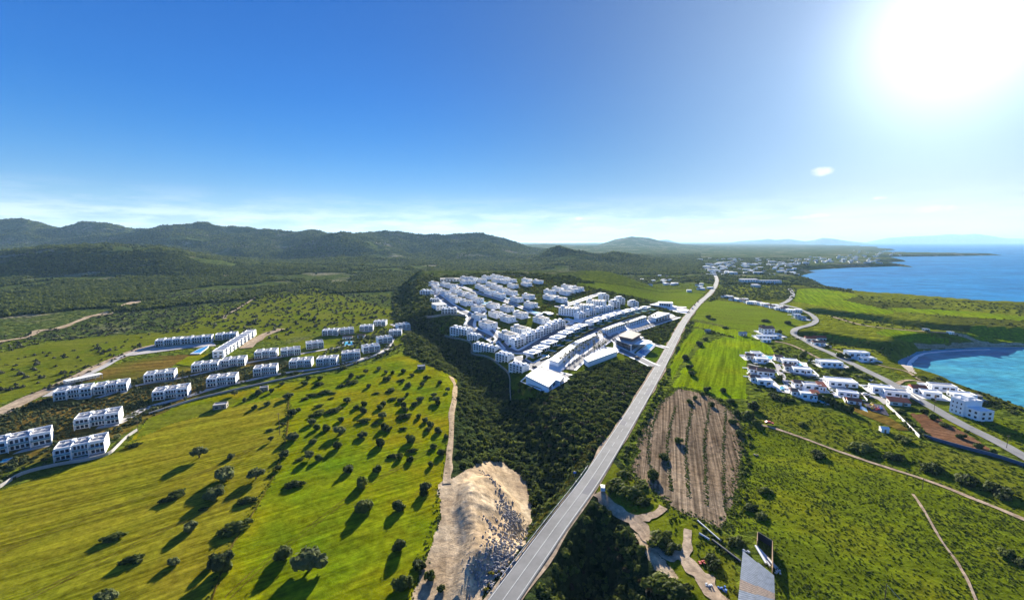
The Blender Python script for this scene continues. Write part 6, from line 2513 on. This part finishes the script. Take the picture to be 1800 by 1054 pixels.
# olive rows between the villas
row = []
ox, oy = in_px([(-40, 745), (60, 706), (280, 655), (400, 650), (520, 632), (560, 640), (440, 668), (330, 698), (240, 748), (100, 800), (-40, 850)], .26)
ang = R(36)
ux, uy = ox * math.cos(ang) + oy * math.sin(ang), -ox * math.sin(ang) + oy * math.cos(ang)
uy = np.round(uy / 4.2) * 4.2 + G.normal(0, .35, len(uy))
ox, oy = ux * math.cos(ang) - uy * math.sin(ang), ux * math.sin(ang) + uy * math.cos(ang)
m = clean(ox, oy)
row.append(grow(ox[m], oy[m], .6, 1.25, 1.2))
ox, oy = in_px([(540, 635), (600, 600), (690, 575), (728, 582), (700, 620), (600, 650)], .05)
row.append(grow(ox, oy, .9, 2.2, 1.3))
ox, oy = in_px([(-40, 800), (100, 790), (240, 735), (262, 716), (330, 700), (240, 760), (200, 785), (100, 815), (-40, 870)], .035)
row.append(grow(ox, oy, .8, 2.2, 1.2))
scatter_xy('olive_rows', row, P_OLIVE)

# ravine, roadside woodland, estate banks
sb = []
for poly, dn, lo, hi in [
    ([(715, 600), (760, 585), (800, 610), (832, 630), (893, 668), (896, 700), (960, 800), (1000, 850), (985, 905), (950, 935), (925, 870), (860, 812), (806, 822), (806, 680), (760, 640), (712, 622)], .11, 1.0, 2.6),
    ([(690, 520), (745, 520), (760, 560), (800, 556), (830, 570), (782, 592), (715, 610), (700, 575)], .06, 1.5, 3.2),
    ([(905, 715), (1015, 658), (1060, 640), (1088, 622), (1140, 642), (1150, 655), (1050, 790), (1002, 845), (960, 800)], .16, 1.0, 2.4),
    ([(1080, 610), (1100, 585), (1150, 575), (1195, 560), (1165, 608), (1150, 606), (1128, 597)], .09, 1.2, 2.6),
    ([(1010, 510), (1060, 510), (1130, 525), (1210, 552), (1196, 565), (1160, 545), (1120, 540), (1060, 520)], .035, 1.5, 3.2),
    ([(925, 1060), (1048, 876), (1092, 906), (1124, 932), (1150, 972), (1190, 1010), (1220, 1100), (920, 1100)], .22, .8, 2.2),
    ([(1085, 790), (1140, 690), (1190, 590), (1210, 560), (1222, 568), (1200, 600), (1160, 700), (1120, 770), (1098, 820)], .12, .8, 1.9),
    ([(1380, 594), (1420, 588), (1520, 600), (1580, 620), (1540, 628), (1450, 612)], .03, .9, 2.2),
    ([(1395, 545), (1480, 550), (1600, 568), (1800, 590), (1800, 600), (1640, 590), (1500, 570)], .012, .8, 2.0),
    ([(1400, 484), (1440, 492), (1500, 514), (1460, 512), (1400, 500)], .03, 1.2, 3.0),
    ([(1500, 520), (1600, 524), (1850, 538), (1850, 580), (1700, 566), (1560, 546)], .008, .8, 2.4),
    ([(1330, 605), (1400, 612), (1480, 640), (1560, 690), (1500, 670), (1420, 640), (1350, 615)], .03, .7, 1.8),
    ([(1440, 640), (1530, 650), (1600, 700), (1560, 690), (1470, 660)], .05, .8, 1.9),
    ([(1600, 655), (1700, 682), (1810, 715), (1810, 735), (1690, 700), (1610, 672)], .05, .7, 1.8),
    ([(1560, 715), (1600, 740), (1640, 775), (1680, 790), (1620, 770), (1580, 745)], .08, .9, 2.0),
    ([(1640, 722), (1700, 752), (1780, 795), (1790, 800), (1690, 757), (1640, 728)], .1, .7, 1.5),
    ([(1222, 530), (1420, 525), (1390, 500), (1280, 490), (1262, 505), (1240, 522)], .02, 1.2, 3.0),
    ([(1230, 576), (1300, 592), (1345, 598), (1345, 606), (1290, 594), (1228, 582)], .06, .8, 1.8),
    ([(1190, 668), (1228, 620), (1240, 600), (1246, 604), (1220, 645), (1200, 672)], .1, .8, 1.8),
    ([(1205, 676), (1240, 690), (1300, 715), (1320, 700), (1322, 745), (1298, 740), (1250, 696), (1200, 684)], .05, .8, 1.8),
    ([(1300, 752), (1326, 740), (1318, 850), (1300, 930), (1280, 945), (1296, 850)], .08, .6, 1.5),
    ([(1180, 898), (1250, 925), (1300, 950), (1300, 990), (1240, 950), (1190, 920)], .1, .5, 1.2),
    ([(1308, 615), (1370, 620), (1480, 655), (1462, 715), (1400, 705), (1320, 690)], .05, .6, 1.5),
    ([(1460, 655), (1560, 690), (1640, 715), (1590, 720), (1480, 690)], .05, .6, 1.5),
    ([(735, 492), (800, 482), (900, 478), (1000, 485), (1050, 498), (1010, 500), (900, 483), (800, 489), (750, 505)], .04, 1.5, 3.5),
    ([(960, 498), (1010, 500), (1130, 520), (1128, 528), (1010, 506)], .02, 1.5, 3.0),
]:
    ax, ay = in_px(poly, dn)
    sb.append(grow(ax, ay, lo, hi, 1.15))
scatter_xy('dense_scrub', sb, P_SCRUB)

gd = []
for poly, dn, lo, hi in [
    ([(900, 505), (930, 492), (985, 500), (985, 515), (955, 525), (925, 522)], .06, .9, 2.2), ([(940, 535), (975, 528), (990, 545), (992, 560), (960, 555), (938, 548)], .06, .9, 2.2),
    ([(1000, 515), (1060, 508), (1072, 514), (1030, 525), (1005, 532)], .06, .9, 2.2), ([(850, 484), (900, 484), (960, 490), (1010, 500), (1005, 506), (930, 492)], .04, 1.2, 2.6),
    ([(785, 586), (830, 576), (870, 600), (905, 622), (925, 660), (915, 672), (893, 655), (860, 630), (828, 600)], .05, .7, 1.6), ([(897, 702), (896, 672), (925, 668), (958, 690), (935, 700), (910, 712)], .03, .8, 1.6),
    ([(820, 600), (840, 560), (900, 560), (940, 560), (1000, 560), (920, 612), (870, 600)], .03, .6, 1.5), ([(745, 520), (800, 490), (900, 490), (960, 520), (960, 560), (840, 560), (800, 545)], .025, .7, 1.6), ([(985, 560), (1000, 535), (1060, 520), (1120, 530), (1150, 545), (1060, 556), (1010, 566)], .05, .7, 1.5),
    ([(738, 528), (770, 540), (760, 555), (735, 540)], .06, .9, 2.0), ([(765, 550), (820, 555), (828, 572), (800, 556)], .06, .9, 1.8),
]:
    ax, ay = in_px(poly, dn, bld=True)
    gd.append(grow(ax, ay, lo, hi, 1.1))
P2 = resample(ROADXY, 1.0)
P2 = [p for p in P2 if 105 < p.y < 230]
ax = np.array([p.x for p in P2 for _ in range(5)])
ay = np.array([p.y for p in P2 for _ in range(5)])
dd = G.uniform(6.0, 11, len(ax))
ax, ay = ax - dd * .87, ay + dd * .45
m = clean(ax, ay, True, False)
gd.append(grow(ax[m], ay[m], .5, 1.2, 1.0))
ax, ay = in_px([(1065, 820), (1100, 830), (1160, 885), (1150, 895), (1110, 905), (1060, 865)], .35, road=True)
gd.append(grow(ax, ay, .35, 1.0, .9))

wd = []
ax, ay = in_px(COVER[[c[0] for c in COVER].index('weedy_field')][2], 1.5, False, False, False)
dn_ = fbm(ax / 12, ay / 12, 3, 61)
m = G.random(len(ax)) < .35 + .6 * sstep(.35, .60, dn_)
wd.append(grow(ax[m], ay[m], .16, .48, .75))
ax, ay = in_px([(1330, 700), (1420, 712), (1480, 730), (1560, 745), (1620, 775), (1830, 835), (1900, 950), (1626, 840), (1484, 794), (1372, 746), (1335, 738)], .35, False, True, False)
wd.append(grow(ax, ay, .25, .8, .8))
ax, ay = in_px([(1655, 740), (1700, 725), (1760, 735), (1820, 760), (1820, 800), (1700, 760)], .25, False, True)
wd.append(grow(ax, ay, .3, .9, .8))
ax, ay = in_px([(1170, 900), (1290, 950), (1300, 1060), (1260, 1060), (1200, 970)], .5, False, True)
wd.append(grow(ax, ay, .25, .7, .9))
# grassy strips left between plough lines
for k in range(5):
    a = [(1158 + k * 30, 715 - k * 3), (1140 + k * 33, 780), (1150 + k * 31, 850 + k * 12)]
    xy = path_px(a, 12)
    P3 = resample(xy, .22)
    ax = np.array([p.x for p in P3]) + G.normal(0, .45, len(P3))
    ay = np.array([p.y for p in P3]) + G.normal(0, .45, len(P3))
    keep = G.random(len(ax)) < .75
    wd.append(grow(ax[keep], ay[keep], .25, .6, .6))
# ragged green margin of the ploughed field
xy = path_px([(1150, 718), (1190, 682), (1240, 692), (1288, 722), (1304, 760), (1302, 820), (1290, 890), (1275, 930), (1246, 918), (1190, 896), (1140, 856), (1108, 822), (1124, 770), (1150, 718)], 10)
P3 = resample(xy, .16)
ax = np.array([p.x for p in P3]) + G.normal(0, 1.6, len(P3))
ay = np.array([p.y for p in P3]) + G.normal(0, 1.6, len(P3))
wd.append(grow(ax, ay, .2, .7, .7))
# edge of the mound and track side tufts
for a in ([(774, 850), (770, 905), (750, 975), (734, 1025), (718, 1075)], [(804, 672), (800, 730), (791, 790), (780, 842)], [(508, 695), (505, 760), (484, 830), (446, 900), (405, 965), (372, 1054)]):
    xy = path_px(a, 14)
    P3 = resample(xy, .6)
    ax = np.array([p.x for p in P3]) + G.normal(0, .9, len(P3)) - .8
    ay = np.array([p.y for p in P3]) + G.normal(0, .9, len(P3))
    wd.append(grow(ax, ay, .2, .6, .8))
scatter_xy('golden_scrub', gd, P_GOLD)
scatter_xy('weeds', wd, P_WEED)
bw = []
for poly in ([(905, 715), (1015, 658), (1140, 642), (1050, 790), (1002, 845), (960, 800)], [(1080, 600), (1110, 584), (1195, 560), (1165, 600)], [(925, 1060), (1048, 876), (1124, 932), (1220, 1100)], [(1010, 512), (1060, 510), (1210, 552), (1160, 545)]):
    ax, ay = in_px(poly, .022)
    bw.append(grow(ax, ay, 1.0, 2.4, 1.1))
scatter_xy('brown_scrub', bw, P_BROWN)

# rubble along the steep edge of the mound: loose rocks
rk = []
r_ = np.random.default_rng(5)
bm = bmesh.new()
bmesh.ops.create_icosphere(bm, subdivisions=1, radius=1.0)
sv0 = np.array([v.co[:] for v in bm.verts])
sf0 = [tuple(v.index for v in f.verts) for f in bm.faces]
bm.free()
rx, ry = [], []
for a, n, sp_ in (([(846, 826), (862, 838), (872, 852), (882, 872), (890, 890)], 130, 1.0), ([(893, 895), (905, 915), (900, 935), (885, 960), (870, 985), (845, 1020)], 1500, 2.8), ([(850, 908), (870, 930)], 40, .8)):
    xy = path_px(a, 8)
    for i in range(n):
        p = xy[r_.integers(len(xy))]
        rx.append(p[0] + r_.normal(0, sp_))
        ry.append(p[1] + r_.normal(0, sp_))
rz = H(np.array(rx), np.array(ry))
V, Fc = [], []
for i, (x, yv, z) in enumerate(zip(rx, ry, rz)):
    s = r_.uniform(.12, .6) * r_.uniform(.5, 1)
    P = sv0 * (1 + .5 * (r_.random(len(sv0)) - .5))[:, None] * s * r_.uniform(.6, 1.3, 3) + np.array([x, yv, z + s * .3])
    k = i * len(sv0)
    V.append(P)
    Fc += [tuple(k + q for q in f) for f in sf0]
me = bpy.data.meshes.new('rubble')
me.from_pydata(np.concatenate(V).tolist(), [], Fc)
me.materials.append(MATS['rubble'])
link('rubble', me, kind='stuff')
